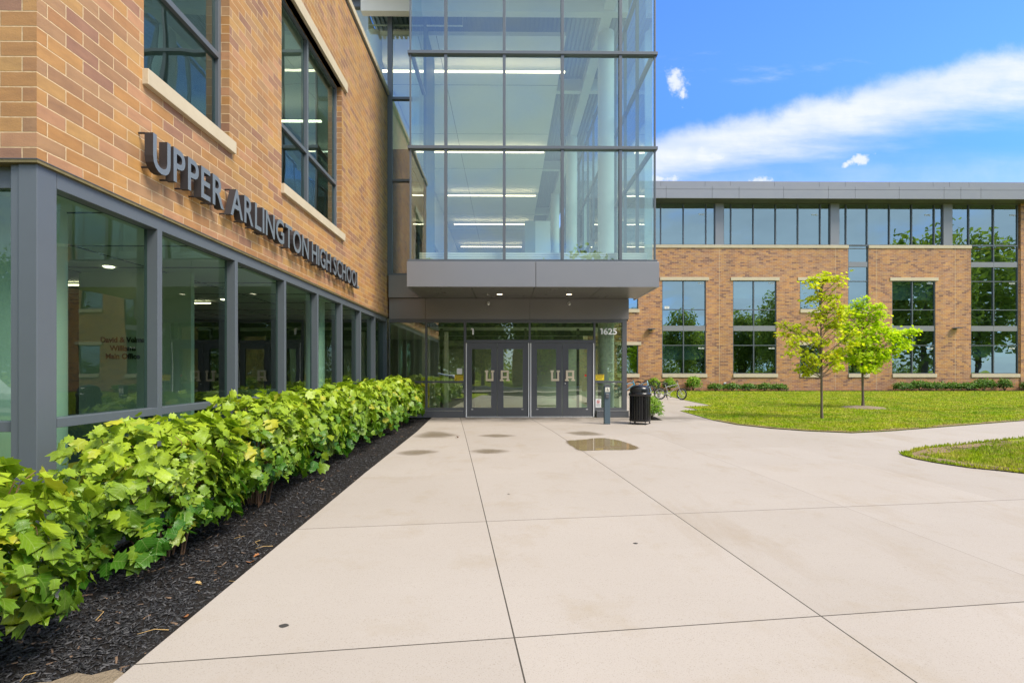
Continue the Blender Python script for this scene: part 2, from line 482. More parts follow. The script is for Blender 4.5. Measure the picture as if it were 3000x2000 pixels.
def leaf_from_outline(out, fold=.22, droop=.28):
    """a lobed leaf from its right-hand outline; triangles about the midrib; base at 0, tip at y = 1"""
    v = []; uv = []; f = []
    k = len(out)
    for (x, y) in out:
        for sx in (-1, 0, 1):
            xx = x*sx; yy = y if sx else min(max(y, 0), 1)
            v.append((xx, yy, abs(xx)*fold - droop*yy*yy)); uv.append((xx, yy))
    for i in range(k-1):
        a = 3*i
        f += [(a, a+1, a+4), (a, a+4, a+3), (a+1, a+2, a+5), (a+1, a+5, a+4)]
    return np.array(v), np.array(f), np.array(uv)
HYD = leaf_from_outline([(0,0),(.13,-.04),(.25,.04),(.44,.14),(.33,.24),(.36,.33),(.56,.46),(.36,.50),(.35,.60),(.37,.74),(.22,.72),(.14,.84),(0,1.0)])
HYD_LO = leaf_from_outline([(0,0),(.26,.03),(.44,.16),(.32,.28),(.54,.48),(.32,.56),(.30,.74),(0,1.0)])
MAPLE = leaf_from_outline([(0,0),(.18,-.10),(.24,.08),(.58,.30),(.30,.42),(.34,.70),(.14,.66),(0,1.0)], .15, .35)
DIAMOND = leaf_from_outline([(0,0),(.32,.45),(0,1.0)], .2, .3)
NEEDLE = leaf_from_outline([(0,0),(.10,.4),(0,1.0)], .1, .25)

# ------------------------------------------------------------------ ground
def sheet(name, poly, dz, mat, cuts=True, kind='structure', parent=None):
    bm = bmesh.new()
    vs = [bm.verts.new((x, y, 0)) for x, y in poly]
    bm.faces.new(vs)
    ys = [p[1] for p in poly]
    if cuts:
        y = math.floor(min(ys)*2)/2
        while y < min(max(ys), 11.6):
            bmesh.ops.bisect_plane(bm, geom=bm.verts[:]+bm.edges[:]+bm.faces[:], plane_co=(0, y, 0), plane_no=(0, 1, 0)); y += .5
    bmesh.ops.triangulate(bm, faces=bm.faces[:])
    for v in bm.verts: v.co.z = zg(v.co.y) + dz
    bmesh.ops.recalc_face_normals(bm, faces=bm.faces[:])
    if sum(f.normal.z for f in bm.faces) < 0: bmesh.ops.reverse_faces(bm, faces=bm.faces[:])
    me = bpy.data.meshes.new(name); bm.to_mesh(me); bm.free(); me.materials.append(mat)
    o = bpy.data.objects.new(name, me); COL.objects.link(o); o['kind'] = kind
    return o

g = MB(); g.face([(-500,-500,-.66),(500,-500,-.66),(500,500,-.66),(-500,500,-.66)])
g.build('ground', M['lawn'])['kind'] = 'structure'

# paved forecourt: one sheet, cut along its joints
bm = bmesh.new()
bm.faces.new([bm.verts.new((x, y, 0)) for x, y in ((-1.92,-9),(60,-9),(60,32.9),(3.0,32.9),(3.0,14.4),(-2.1,14.4),(-1.93,11))])
lines = []
for kq, w in ((.385, .0045), (2.30, .005), (4.20, .0035), (6.1, .003), (8.0, .003)):
    lines.append((Vector((0.9928, .1172, 0)), kq, w, w >= .0045))       # X + .118 Y = kq
for kq, w in ((.8, .004), (2.90, .0045), (4.96, .004), (6.95, .003), (8.42, .003), (10.22, .003), (12.15, .003), (16.2, .004), (20.2, .005), (24.2, .006), (28.2, .006)):
    lines.append((Vector((-.1172, .9928, 0)), kq, w, kq in (2.90, 4.96)))
for nrm, kq, w, _ in lines:
    c = nrm * (kq * .9928)
    for s_ in (-1, 1):
        bmesh.ops.bisect_plane(bm, geom=bm.verts[:]+bm.edges[:]+bm.faces[:], plane_co=c + nrm*w*s_, plane_no=nrm)
y = -9.0
while y < 11.6:
    bmesh.ops.bisect_plane(bm, geom=bm.verts[:]+bm.edges[:]+bm.faces[:], plane_co=(0, y, 0), plane_no=(0, 1, 0)); y += 1.0
for f in bm.faces:
    c = f.calc_center_median()
    for nrm, kq, w, strong in lines:
        if abs(c.dot(nrm) - kq*.9928) < w:
            f.material_index = 1 if strong else max(f.material_index, 2)
            if strong: break
lay = bm.faces.layers.float.new('slab')
for f in bm.faces:
    c = f.calc_center_median()
    key = [c.dot(nrm) > kq*.9928 for nrm, kq, w, _ in lines]
    f[lay] = random.Random(str(key)).random()
for v in bm.verts: v.co.z = zg(v.co.y)
bmesh.ops.recalc_face_normals(bm, faces=bm.faces[:])
if sum(f.normal.z for f in bm.faces) < 0: bmesh.ops.reverse_faces(bm, faces=bm.faces[:])
edge = [e for e in bm.edges if e.is_boundary]
ret = bmesh.ops.extrude_edge_only(bm, edges=edge)
for v in ret['geom']:
    if isinstance(v, bmesh.types.BMVert): v.co.z -= .14
me = bpy.data.meshes.new('pavement'); bm.to_mesh(me); bm.free()
for k in ('concrete', 'joint', 'joint_faint'): me.materials.append(M[k])
o = bpy.data.objects.new('pavement', me); COL.objects.link(o); o['kind'] = 'structure'

# lawns laid over the paved level
LAWN1 = [(8.4,31.9),(8.4,27),(7.84,22.5),(7.62,18.74),(6.37,18.46),(6.36,16.66),(5.61,16.56),(5.42,13.4),(5.55,12.3),(5.95,11.5),(6.45,11.0),(7.26,10.68),(8.33,10.98),(10.65,11.99),(13.49,13.22),(22,17),(40,25),(60,33),(60,31.9)]
LAWN2 = [(6.36,8.15),(6.42,8.3),(6.68,8.45),(7.21,8.83),(8.6,9.36),(10.12,9.95),(14,11.55),(24,15.8),(60,31),(60,-6),(16,2.8),(11,4.75),(9,5.65),(7.9,6.22),(7.3,6.62),(6.98,6.86),(6.56,7.22),(6.40,7.55),(6.33,7.85)]
sheet('lawn', LAWN1, .015, M['lawn'], True)
sheet('lawn', LAWN2, .015, M['lawn_bare'], True)
sheet('planting_strip', [(8.2,31.9),(60,31.9),(60,32.96),(8.2,32.96)], .03, M['mulch'], False)

def inside(poly, p):
    x, y = p[:, 0], p[:, 1]; c = np.zeros(len(p), bool); n = len(poly)
    for i in range(n):
        x1, y1 = poly[i]; x2, y2 = poly[(i+1) % n]
        hit = ((y1 > y) != (y2 > y)) & (x < (x2-x1)*(y-y1)/(y2-y1+1e-12)+x1)
        c ^= hit
    return c
def edgedist(poly, p):
    d = np.full(len(p), 1e9); n = len(poly)
    for i in range(n):
        a = np.array(poly[i]); b = np.array(poly[(i+1) % n]); ab = b-a
        t = np.clip(((p-a)@ab)/(ab@ab+1e-12), 0, 1)
        d = np.minimum(d, np.linalg.norm(p-(a+t[:, None]*ab), axis=1))
    return d
ZG = np.vectorize(zg)
from mathutils import noise as mnoise
def grass(name, poly, box, N, near, hgt, bare=False):
    p = np.column_stack([RNG.uniform(box[0], box[1], N*6), RNG.uniform(box[2], box[3], N*6)])
    d = np.hypot(p[:, 0], p[:, 1])
    p = p[(RNG.random(len(p)) < np.clip((near/d)**2.0, 0, 1))]
    p = p[inside(poly, p)]
    ed = edgedist(poly, p)
    if bare:
        nz = np.array([mnoise.noise(Vector((a*1.3, b*1.3, 0))) for a, b in p])
        keep = (ed < .09) | (ed > .42 + .5*nz) | (RNG.random(len(p)) < .10)
        p = p[keep]; ed = ed[keep]
    else:
        nz = np.array([mnoise.noise(Vector((a*.9, b*.9, 3))) for a, b in p])
        keep = (ed > .10 + .16*nz); p = p[keep]; ed = ed[keep]
    p = p[:N]; ed = ed[:N]; n = len(p)
    pos = np.column_stack([p, ZG(p[:, 1]) + .012])
    th = RNG.uniform(0, 2*np.pi, n); lean = RNG.uniform(.1, .7, n)
    fwd = np.column_stack([np.cos(th)*lean, np.sin(th)*lean, np.ones(n)])
    a2 = RNG.uniform(0, 2*np.pi, n)
    s, f, m = frames(fwd, np.column_stack([np.cos(a2), np.sin(a2), np.zeros(n)]))
    dist = np.hypot(p[:, 0], p[:, 1])
    sc = hgt * RNG.uniform(.5, 1.25, n)
    scatter(name, [(-.13,0,0),(.13,0,0),(.02,1,.12)], [(0,1,2)], None, s*(1+dist/12)[:, None], f, m, sc, pos, RNG.random(n), M['blade'], None, 'stuff')
grass('grass', LAWN1, (5.3, 34, 10.5, 31.9), 120000, 12.0, .046)
grass('grass', LAWN2, (6.2, 16, 3, 13), 50000, 8.5, .052, True)

# bare soil showing along the lawn edges
def soil_edge(name, pts, w0, w1, closed=False):
    pts = [Vector((a, b)) for a, b in pts]; fine = []
    for a, b in zip(pts, pts[1:]):
        k = max(1, int((b-a).length/.12)); fine += [a.lerp(b, i/k) for i in range(k)]
    fine.append(pts[-1]); m_ = MB()
    for i in range(len(fine)-1):
        row = []
        for q in (fine[i], fine[i+1]):
            j = i if q is fine[i] else i+1
            t_ = (fine[min(j+1, len(fine)-1)] - fine[max(j-1, 0)]).normalized(); nn = Vector((-t_.y, t_.x))
            nz_ = .5+.5*mnoise.noise(Vector((q.x*2.3, q.y*2.3, 7)))
            row.append((q + nn*w0, q + nn*(w0+.02+(w1-w0)*max(0, nz_*1.5-.25))))
        (a0, a1), (b0, b1) = row
        m_.face([(v.x, v.y, zg(v.y)+.021) for v in (a0, b0, b1, a1)])
    m_.build(name, M['soil'])['kind'] = 'structure'
soil_edge('soil_edge', [(5.42,13.4),(5.55,12.3),(5.95,11.5),(6.45,11.0),(7.26,10.68),(8.33,10.98),(10.65,11.99),(13.49,13.22),(22,17)], .02, .24)
soil_edge('soil_edge', LAWN2[:8][::-1] and [(6.98,6.86),(6.56,7.22),(6.40,7.55),(6.33,7.85),(6.36,8.15),(6.42,8.3),(6.68,8.45),(7.21,8.83),(8.6,9.36)][::-1], .10, .62)
soil_edge('soil_edge', [(12.0,4.35),(11,4.75),(9,5.65),(7.9,6.22),(7.3,6.62),(6.98,6.86),(6.56,7.22)][::-1], .12, .5)

# mulch bed along the storefront
bm = bmesh.new()
def bed(x0, x1, y0, y1, st):
    nx = max(2, int((x1-x0)/st)); ny = max(2, int((y1-y0)/st)); ids = {}
    for i in range(nx+1):
        for j in range(ny+1):
            x = x0+(x1-x0)*i/nx; yy = y0+(y1-y0)*j/ny
            e = min(1, (x1-x)/.25) if x1 == -1.9 else 1
            z = zg(yy) - .055 + .035*mnoise.noise(Vector((x*1.6, yy*1.6, 1))) + .012*mnoise.noise(Vector((x*9, yy*9, 4))) + .02*(1-e)
            ids[i, j] = bm.verts.new((x, yy, z))
    for i in range(nx):
        for j in range(ny):
            bm.faces.new((ids[i,j], ids[i+1,j], ids[i+1,j+1], ids[i,j+1]))
bed(-3.36, -1.9, 3.70, 14.28, .09); bed(-9, -1.9, -3, 3.70, .10)
me = bpy.data.meshes.new('mulch_bed'); bm.to_mesh(me); bm.free(); me.materials.append(M['mulch'])
o = bpy.data.objects.new('mulch_bed', me); COL.objects.link(o); o['kind'] = 'structure'
def bedz(x, y): return zg(y) - .055 + .035*mnoise.noise(Vector((x*1.6, y*1.6, 1)))
def chips(name, N, mat, smin, smax):
    p = np.column_stack([RNG.uniform(-4.2, -1.93, N*5), RNG.uniform(1.8, 14.2, N*5)])
    p = p[((p[:, 0] > -3.3) | (p[:, 1] < 3.6)) & (RNG.random(len(p)) < np.clip((2.6/p[:, 1])**1.5, 0, 1))][:N]; n = len(p)
    pos = np.column_stack([p, [bedz(a, b) + .008 for a, b in p]])
    th = RNG.uniform(0, 2*np.pi, n)
    fwd = np.column_stack([np.cos(th), np.sin(th), RNG.normal(0, .28, n)])
    nr = np.column_stack([RNG.normal(0, .35, n), RNG.normal(0, .35, n), np.ones(n)])
    s, f, m = frames(fwd, nr)
    b = [(-.11,-.5,0),(.09,-.46,0),(.12,.44,0),(-.06,.5,0),(-.10,-.48,.09),(.09,-.45,.09),(.11,.43,.09),(-.06,.49,.09)]
    fc = [(4,5,6,7),(0,1,5,4),(1,2,6,5),(2,3,7,6),(3,0,4,7)]
    scatter(name, b, fc, None, s, f, m, RNG.uniform(smin, smax, n), pos, RNG.random(n), mat, None, 'stuff')
chips('mulch_chips', 21000, M['chip_a'], .012, .048)
chips('mulch_chips', 3200, M['chip_b'], .014, .05)
chips('mulch_chips', 420, M['chip_c'], .02, .065)
pts = [(-1.94,2.62),(-2.02,2.66),(-2.10,2.61),(-2.19,2.63),(-2.26,2.56),(-2.33,2.55),(-2.38,2.47),(-2.46,2.42),(-2.5,2.2),(-1.94,2.2)]
o = sheet('dirt_patch', pts, -.016, M['dirt'], True)

# puddles and damp marks on the paving
def wet(name, cx, cy, pts, mat, dz):
    """pts: outline; the wetness fades to the edge"""
    n = len(pts); v = []; f = []; r = []
    rings = (0, .5, .8, 1.0)
    sm = []
    for i in range(n):
        a, b = np.array(pts[i]), np.array(pts[(i+1) % n]); pa, pb = np.array(pts[i-1]), np.array(pts[(i+2) % n])
        for t in (0, .25, .5, .75):
            sm.append(.5*((2*a)+(-pa+b)*t+(2*pa-5*a+4*b-pb)*t*t+(-pa+3*a-3*b+pb)*t**3))
    n = len(sm); c = np.array((cx, cy))
    v.append((cx, cy, zg(cy)+dz)); r.append(1)
    for q in rings[1:]:
        for s_ in sm:
            p = c+(s_-c)*q*1.06; v.append((p[0], p[1], zg(p[1])+dz)); r.append(1-q if q < 1 else 0)
    for j in range(n): f.append((0, 1+j, 1+(j+1) % n))
    for k in range(2):
        for j in range(n):
            a = 1+k*n+j; b = 1+k*n+(j+1) % n
            f.append((a, a+n, b+n, b))
    me = bpy.data.meshes.new(name); me.from_pydata(v, [], f); me.materials.append(mat)
    at = me.attributes.new('rnd', 'FLOAT', 'POINT'); at.data.foreach_set('value', np.array([min(1, x*(2.4 if name == 'puddle' else 1.5)) for x in r], np.float32))
    me.update(); o = bpy.data.objects.new(name, me); COL.objects.link(o); o['kind'] = 'structure'
wet('puddle', 1.72, 9.3, [(1.08,9.72),(1.44,9.92),(1.85,10.14),(2.18,9.80),(2.36,9.02),(2.25,8.72),(1.9,8.66),(1.58,8.65),(1.21,8.59),(1.10,9.1)], M['puddle'], .004)
wet('damp_mark', -.2, 10.37, [(-.64,10.41),(-.2,10.66),(.24,10.37),(-.2,10.12)], M['damp'], .004)
wet('damp_mark', -.3, 8.6, [(-.66,8.61),(-.33,8.90),(.10,8.64),(-.29,8.33)], M['damp'], .004)
wet('damp_mark', 1.63, 10.72, [(1.20,10.8),(1.70,11.12),(2.07,10.46),(1.5,10.34)], M['damp'], .005)
wet('damp_mark', -1.5, 8.5, [(-1.86,8.45),(-1.54,8.82),(-1.1,8.61),(-1.47,8.2)], M['damp'], .004)
wet('damp_mark', -1.45, 10.5, [(-1.90,10.25),(-1.62,11.2),(-.92,10.42),(-1.45,10.03)], M['damp'], .004)
for cx, cy, r_ in ((-1.319,3.043,.028),(1.095,4.346,.02),(.02,5.9,.014)):
    wet('paving_spot', cx, cy, [(cx-r_,cy),(cx,cy-r_*.8),(cx+r_,cy),(cx,cy+r_*.7)], M['ink_spot'] if 'ink_spot' in M else M['damp'], .003)

# street and planting behind the viewer, which the glass reflects
g = MB(); g.face([(-90,-27,-.60),(90,-27,-.60),(90,-17,-.60),(-90,-17,-.60)]); g.build('road', M['asphalt'])['kind'] = 'structure'
g = MB(); g.box(-90,90,-27.5,-27,-.62,-.46); g.box(-90,90,-17,-16.6,-.62,-.46); g.build('kerb', M['concrete'])['kind'] = 'structure'
g = MB(); g.face([(-90,-16.6,-.50),(90,-16.6,-.50),(90,-14.2,-.50),(-90,-14.2,-.50)]); g.build('sidewalk', M['concrete'])['kind'] = 'structure'
g = MB(); g.face([(-1.5,-12.5,-.52),(60,-12.5,-.52),(60,-9.02,-.52),(-1.5,-9.02,-.52)]); g.build('planting_bed', M['mulch'])['kind'] = 'structure'
# ------------------------------------------------------------------ left brick wing with the storefront
XW = -3.33
L = thing('school_wing', 'tan brick wing of the school with grey storefront windows along the shrub hedge', 'building', (XW, 3.66, 0))
holes = [(4.73, 6.18, 4.07, 7.02), (7.60, 10.36, 4.07, 7.02)]
w = MB()
w.wall(lambda u, v, d: (XW - d, u, v), 3.66, 14.52, 2.80, 8.98, holes, .12)
w.wall(lambda u, v, d: (u, 3.66 + d, v), -14, XW, 2.80, 8.98, [], .1)
w.face([(-14,3.66,2.80),(XW,3.66,2.80),(XW,14.5,2.80),(-14,14.5,2.80)])
w.build('brick_wall', M['brick_near'], L)
w = MB(); w.box(-14, XW+.05, 3.61, 14.50, 8.98, 9.12); w.build('coping', M['stone'], L, bevel=.006)
w = MB(); w.box(-14, XW+.012, 3.648, 14.50, 8.93, 8.98); w.build('coping_flashing', M['frame_dark'], L)
w = MB(); w.box(-14, XW-.4, 4.1, 14.2, 8.6, 8.75); w.build('roof', M['deck'], L)
# drip flashing under the brick
w = MB(); w.box(-8, XW+.022, 3.638, 14.48, 2.775, 2.797); w.build('drip_flashing', M['flash'], L)
w = MB(); w.box(-8, XW+.026, 3.634, 14.48, 2.797, 2.803); w.build('drip_edge', M['frame_dark'], L)
def upper_window(y0, y1, z0, z1, mull, tr):
    f = MB(); x0, x1 = XW-.16, XW-.10; t = .055
    f.box(x0, x1, y0, y0+t, z0, z1); f.box(x0, x1, y1-t, y1, z0, z1)
    f.box(x0, x1, y0+t, y1-t, z0, z0+t); f.box(x0, x1, y0+t, y1-t, z1-t, z1)
    for m_ in mull: f.box(x0, x1+.012, m_-.035, m_+.035, z0+t, z1-t)
    segs = [y0+t] + [q for m_ in mull for q in (m_-.035, m_+.035)] + [y1-t]
    for a, b in zip(segs[::2], segs[1::2]): f.box(x0, x1+.006, a, b, tr-.032, tr+.032)
    wn = f.build('window', M['frame'], L, bevel=.003)
    quads([[(x0+.02, y0, z0), (x0+.02, y1, z0), (x0+.02, y1, z1), (x0+.02, y0, z1)]]).build('pane', M['glass_up'], wn)
    s = MB(); s.box(XW-.10, XW+.055, y0-.02, y1+.06, z0-.145, z0); s.build('sill', M['stone'], wn, bevel=.005)
    s = MB(); s.box(XW-.10, XW+.05, y0-.22, y1+.24, z1, z1+.20); s.build('lintel', M['stone'], wn, bevel=.005)
upper_window(4.73, 6.18, 4.07, 7.02, [], 5.05)
upper_window(7.60, 10.36, 4.07, 7.02, [8.83], 5.05)
# storefront: frames stand proud of the glass
MY = [4.949, 6.341, 7.731, 9.059, 10.376, 11.705, 12.988]
f = MB(); xo = XW + .0; xi = XW - .11
f.box(XW-.13, xo-.004, 3.83, 14.26, 2.655, 2.775)
f.box(XW-.13, xo-.002, 3.83, 14.26, .885, .955)
f.box(XW-.13, xo-.002, 3.83, 14.26, -.02, .06)
bays = [3.83] + [q for m_ in MY for q in (m_-.033, m_+.033)] + [14.22]
for m_ in MY: f.box(XW-.13, xo, m_-.033, m_+.033, .06, 2.655)
f.box(XW-.13, xo, 14.22, 14.29, -.02, 2.655)
f.build('storefront_frame', M['frame'], L, bevel=.003)
for a, b in zip(bays[::2], bays[1::2]):
    for z0, z1 in ((.955, 2.655), (.06, .885)):
        x = XW-.10
        quads([[(x,a,z0),(x,b,z0),(x,b,z1),(x,a,z1)]]).build('storefront_pane', M['glass_store'], L)
f = MB(); f.box(-8, -3.525, 3.72, 3.80, 2.62, 2.775); f.box(-8, -3.525, 3.70, 3.80, .87, .945); f.box(-8, -3.525, 3.70, 3.80, -.02, .06)
f.build('front_frame', M['frame'], L, bevel=.003)
for z0, z1 in ((.945, 2.62), (.06, .87)):
    quads([[(-8,3.76,z0),(-3.525,3.76,z0),(-3.525,3.76,z1),(-8,3.76,z1)]]).build('storefront_pane', M['glass_store'], L)
f = MB(); f.box(-3.462, -3.332, 3.662, 3.825, -.02, 2.775); f.box(-3.525, -3.466, 3.672, 3.825, -.02, 2.775)
f.build('corner_post', M['frame'], L, bevel=.004)
f = MB(); f.box(XW-.13, XW-.012, 3.83, 14.28, -.135, -.02); f.box(-8, -3.33, 3.675, 3.82, -.135, -.02); f.build('base_panel', M['frame'], L)
f = MB(); f.box(XW-.13, XW+.035, 3.62, 14.28, -.165, -.135); f.box(-8, XW-.13, 3.62, 3.82, -.165, -.135); f.build('base_sill', M['silver'], L, bevel=.003)
f = MB(); f.box(XW-.3, XW+.01, 3.645, 14.28, -.6, -.165); f.box(-8, XW-.3, 3.645, 3.9, -.6, -.165); f.build('foundation', M['dirt'], L)
# rooms behind the glass
f = MB(); f.face([(-12,3.83,-.01),(XW-.13,3.83,-.01),(XW-.13,14.3,-.01),(-12,14.3,-.01)]); f.build('office_floor', M['carpet'], L)
f = MB(); f.face([(-12,3.83,2.72),(XW-.13,3.83,2.72),(XW-.13,14.3,2.72),(-12,14.3,2.72)])
f.build('office_ceiling', M['ceil'], L)
f = MB()
for k in range(8): f.box(-12, XW-.2, 4.6+k*1.22, 4.606+k*1.22, 2.708, 2.72)
for k in range(6): f.box(-11+k*1.22, -10.994+k*1.22, 3.9, 14.2, 2.709, 2.72)
f.build('ceiling_grid', M['inter_dark'], L)
f = MB(); f.face([(-9,3.83,-.01),(-9,14.3,-.01),(-9,14.3,2.72),(-9,3.83,2.72)]); f.face([(-12,14.25,-.01),(XW-.13,14.25,-.01),(XW-.13,14.25,2.72),(-12,14.25,2.72)])
f.build('office_wall', M['inter_dark'], L)
c = MB(); c.lathe([(.30,-.01),(.30,2.72)], (-4.19,4.47,0), 32); c.build('interior_column', M['white'], L, smooth=True)
c = MB(); c.lathe([(.2,-.01),(.2,2.72)], (-3.95,10.55,0), 24); c.build('interior_column', M['white'], L, smooth=True)
c = MB(); c.box(-6.15,-4.55,7.42,7.50,0,2.72); c.build('partition', plain('grey_partition', (.66,.68,.62), .8), L)
c = MB(); yy = 7.415
for s_, zz in (('David & Velma', 1.715), ('Williams', 1.595), ('Main Office', 1.48)):
    put_text(c, s_, (-5.52, yy, zz), (1,0,0), (0,0,1), (0,-1,0), .072, 0, .004, .034, center=True)
c.build('office_lettering', M['ink'], L)
for x, y in ((-5.2,5.4),(-5.4,7.0),(-5.3,8.6),(-5.6,10.2),(-6.6,5.9),(-6.8,9.0)):
    c = MB(); c.lathe([(.0,2.704),(.055,2.704),(.07,2.719)], (x,y,0), 16); c.build('ceiling_spot', M['spot'], L)
each('office_lamp', M['lamp'], L, [(-7.8,-6.6,8.2,8.24,2.66,2.68),(-7.2,-6.0,10.4,10.44,2.66,2.68)])
each('reception_desk', M['inter_dark'], L, [(-5.6,-4.6,5.9,6.5,0,.74),(-5.3,-4.4,8.9,10.2,0,.95)], bevel=.01); each('wall_monitor', M['tealwall'], L, [(-6.4,-5.8,5.6,5.66,1.95,2.30)])
c = MB(); c.box(-4.25,-3.85,4.75,5.35,0,.42); c.build('lobby_seat', plain('mustard_fabric', (.42,.27,.02), .8), L, bevel=.05)
f = MB(); f.face([(-10,3.83,3.5),(XW-.2,3.83,3.5),(XW-.2,14.3,3.5),(-10,14.3,3.5)]); f.build('upper_floor', M['carpet'], L)
f = MB(); f.face([(-10,3.83,7.4),(XW-.2,3.83,7.4),(XW-.2,14.3,7.4),(-10,14.3,7.4)]); f.build('upper_ceiling', M['ceil'], L)
f = MB(); f.face([(-8,3.83,3.5),(-8,14.3,3.5),(-8,14.3,7.4),(-8,3.83,7.4)]); f.face([(-8,7.0,3.5),(XW-.2,7.0,3.5),(XW-.2,7.0,7.4),(-8,7.0,7.4)])
f.face([(-8,14.2,3.5),(XW-.2,14.2,3.5),(XW-.2,14.2,7.4),(-8,14.2,7.4)]); f.build('upper_wall', M['tealwall'], L)
each('upper_lamp', M['lamp'], L, [(-6.6,-4.2,9.2,9.26,6.93,6.96),(-6.6,-4.2,11.6,11.66,6.93,6.96),(-6.6,-4.2,5.6,5.66,6.93,6.96)])

# ------------------------------------------------------------------ raised letters on the wing
S = thing('wall_sign', 'raised grey metal letters spelling the school name across the brick wing', 'sign', (XW, 4.68, 3.09))
words_ = ['UPPER', 'ARLINGTON', 'HIGH', 'SCHOOL']
B = .012
def glyph(ch):
    v, f = text_geo(ch, .16, B)
    return v, f
h = .312; k = h / CAP
adv = []; x = 0
for wd in words_:
    for ch in wd:
        v, f = glyph(ch); w_ = np.ptp(v[:, 0])*k
        adv.append((ch, x, w_)); x += w_ + (.050 if ch not in 'LTA' else .036)
    x += .112
tot = x - .112 - .05
sx = (11.13 - 4.685) / tot
for ch, xx, w_ in adv:
    v, f = glyph(ch)
    v = v*k
    v = v - np.array([v[:, 0].min(), 0, 0])
    zc = (v[:, 2] - v[:, 2].min()); zc = zc / max(zc.max(), 1e-6)
    P = np.column_stack([XW + .055 + zc*.078, 4.66 + (xx + v[:, 0])*sx, 3.136 - .0085*(xx + v[:, 0])*sx + v[:, 1]*1.02])
    mb = MB()
    for fc in f:
        q = [v[i] for i in fc]; zs = [zc[i] for i in fc]
        mb.f.append(tuple(fc)); mb.m.append(0 if min(zs) > .99 else 1)
    mb.v = [tuple(p) for p in P]
    lo = mb.build('letter', [M['letters'], M['letters_side']], S)
    cen = P[:, 1:].mean(0)
    for ty, tz in ((P[:,1].min(), P[:,2].min()+.03), (P[:,1].min(), P[:,2].max()-.03), (P[:,1].max(), P[:,2].min()+.12)):
        q = P[np.argmin(np.hypot(P[:, 1]-ty, P[:, 2]-tz))]
        d_ = cen - q[1:]; d_ = d_/max(1e-6, np.hypot(*d_))*.006
        MB().tube([(XW-.01, q[1]+d_[0], q[2]+d_[1]), (XW+.06, q[1]+d_[0], q[2]+d_[1])], .009, 6).build('mounting_stud', M['letters_side'], lo)
# ------------------------------------------------------------------ glass entrance tower
YD = 14.3
E_ = thing('entrance_tower', 'glass entrance tower with grey metal canopy over the double doors', 'building', (0, YD, 0))
XL, XR, YG = -2.35, 3.615, 12.42
# canopy: two fascia panels, returns and soffit
c = MB(); c.box(-2.40, .690, 12.30, 12.36, 3.318, 3.925); c.build('canopy_panel', M['panel'], E_, bevel=.004)
c = MB(); c.box(.700, 3.672, 12.30, 12.36, 3.318, 3.925); c.build('canopy_panel', M['panel'], E_, bevel=.004)
each('canopy_return', M['panel'], E_, [(-2.40, -2.34, 12.362, 14.24, 3.318, 3.925),(3.612, 3.672, 12.362, 14.60, 3.318, 3.925)], bevel=.004)
c = MB(); c.box(-2.33, 3.60, 12.37, 14.5, 3.36, 3.90); c.build('canopy_core', M['gap'], E_)
c = MB()
each('soffit_panel', M['soffit'], E_, [(a, b, 12.37, 14.28, 3.322, 3.358) for a, b in ((-2.335,-.86),(-.848,.663),(.675,2.28),(2.292,3.605))])
for x in (-.19, 1.64):
    d = MB(); d.lathe([(.0,3.319),(.075,3.319)], (x,13.49,0), 20); d.build('downlight', M['spot'], E_)
    d = MB(); d.lathe([(.075,3.321),(.075,3.312),(.098,3.312),(.098,3.321)], (x,13.49,0), 20); d.build('downlight_trim', M['silver'], E_)
d = MB(); d.lathe([(0,3.29),(.03,3.295),(.03,3.305),(.012,3.31),(.012,3.322)], (-.51,13.49,0), 12); d.build('sprinkler_head', M['silver'], E_)
# metal panels over the doors
c = MB(); c.box(-3.28,-2.274,14.30,14.40,2.745,3.318); c.build('fascia_panel', M['panel_dark'], E_, bevel=.003)
c = MB(); c.box(-2.268,.642,14.30,14.40,2.745,3.318); c.build('fascia_panel', M['panel_dark'], E_, bevel=.003)
c = MB(); c.box(.648,3.415,14.30,14.40,2.745,3.318); c.build('fascia_panel', M['panel_dark'], E_, bevel=.003)
c = MB(); c.box(3.355,3.415,14.402,20,2.745,3.318); c.build('fascia_panel', M['panel_dark'], E_)
c = MB(); c.box(-3.28,-2.41,14.22,14.299,3.330,3.955); c.build('link_panel', M['panel_dark'], E_, bevel=.003)
c = MB(); c.box(-3.29,3.40,14.36,14.42,2.70,3.40); c.build('backing_panel', M['gap'], E_)
# ground floor framing
f = MB(); y0, y1 = 14.305, 14.42
f.box(-3.29,3.36,y0,y1,2.648,2.742)
for a, b in ((-3.29,-3.272),(-2.28,-2.226),(-1.207,-1.135),(.612,.666),(2.428,2.481)): f.box(a, b, y0-.004, y1, 0, 2.648)
f.box(3.231,3.36,14.302,14.44,0.0,2.648)
f.box(-1.135,.612,y0,y1,2.083,2.166); f.box(.666,2.428,y0,y1,2.083,2.166)
for a, b in ((-3.272,-2.28),(-2.226,-1.207),(2.481,3.231)):
    f.box(a, b, y0, y1, .963, 1.017); f.box(a, b, y0, y1, .19, .268)
f.build('entrance_frame', M['frame_dark'], E_, bevel=.002)
f = MB(); f.box(-3.27,-2.258,14.27,14.42,0,.188); f.box(-2.253,-1.21,14.27,14.42,0,.188); f.box(2.50,3.40,14.24,14.44,0,.185); f.build('base_panel', M['frame_dark'], E_, bevel=.004)
f = MB(); f.box(-3.27,-1.21,14.262,14.42,.188,.194); f.box(2.495,3.405,14.232,14.44,.185,.19); f.build('base_flashing', M['silver'], E_)
YP = 14.36
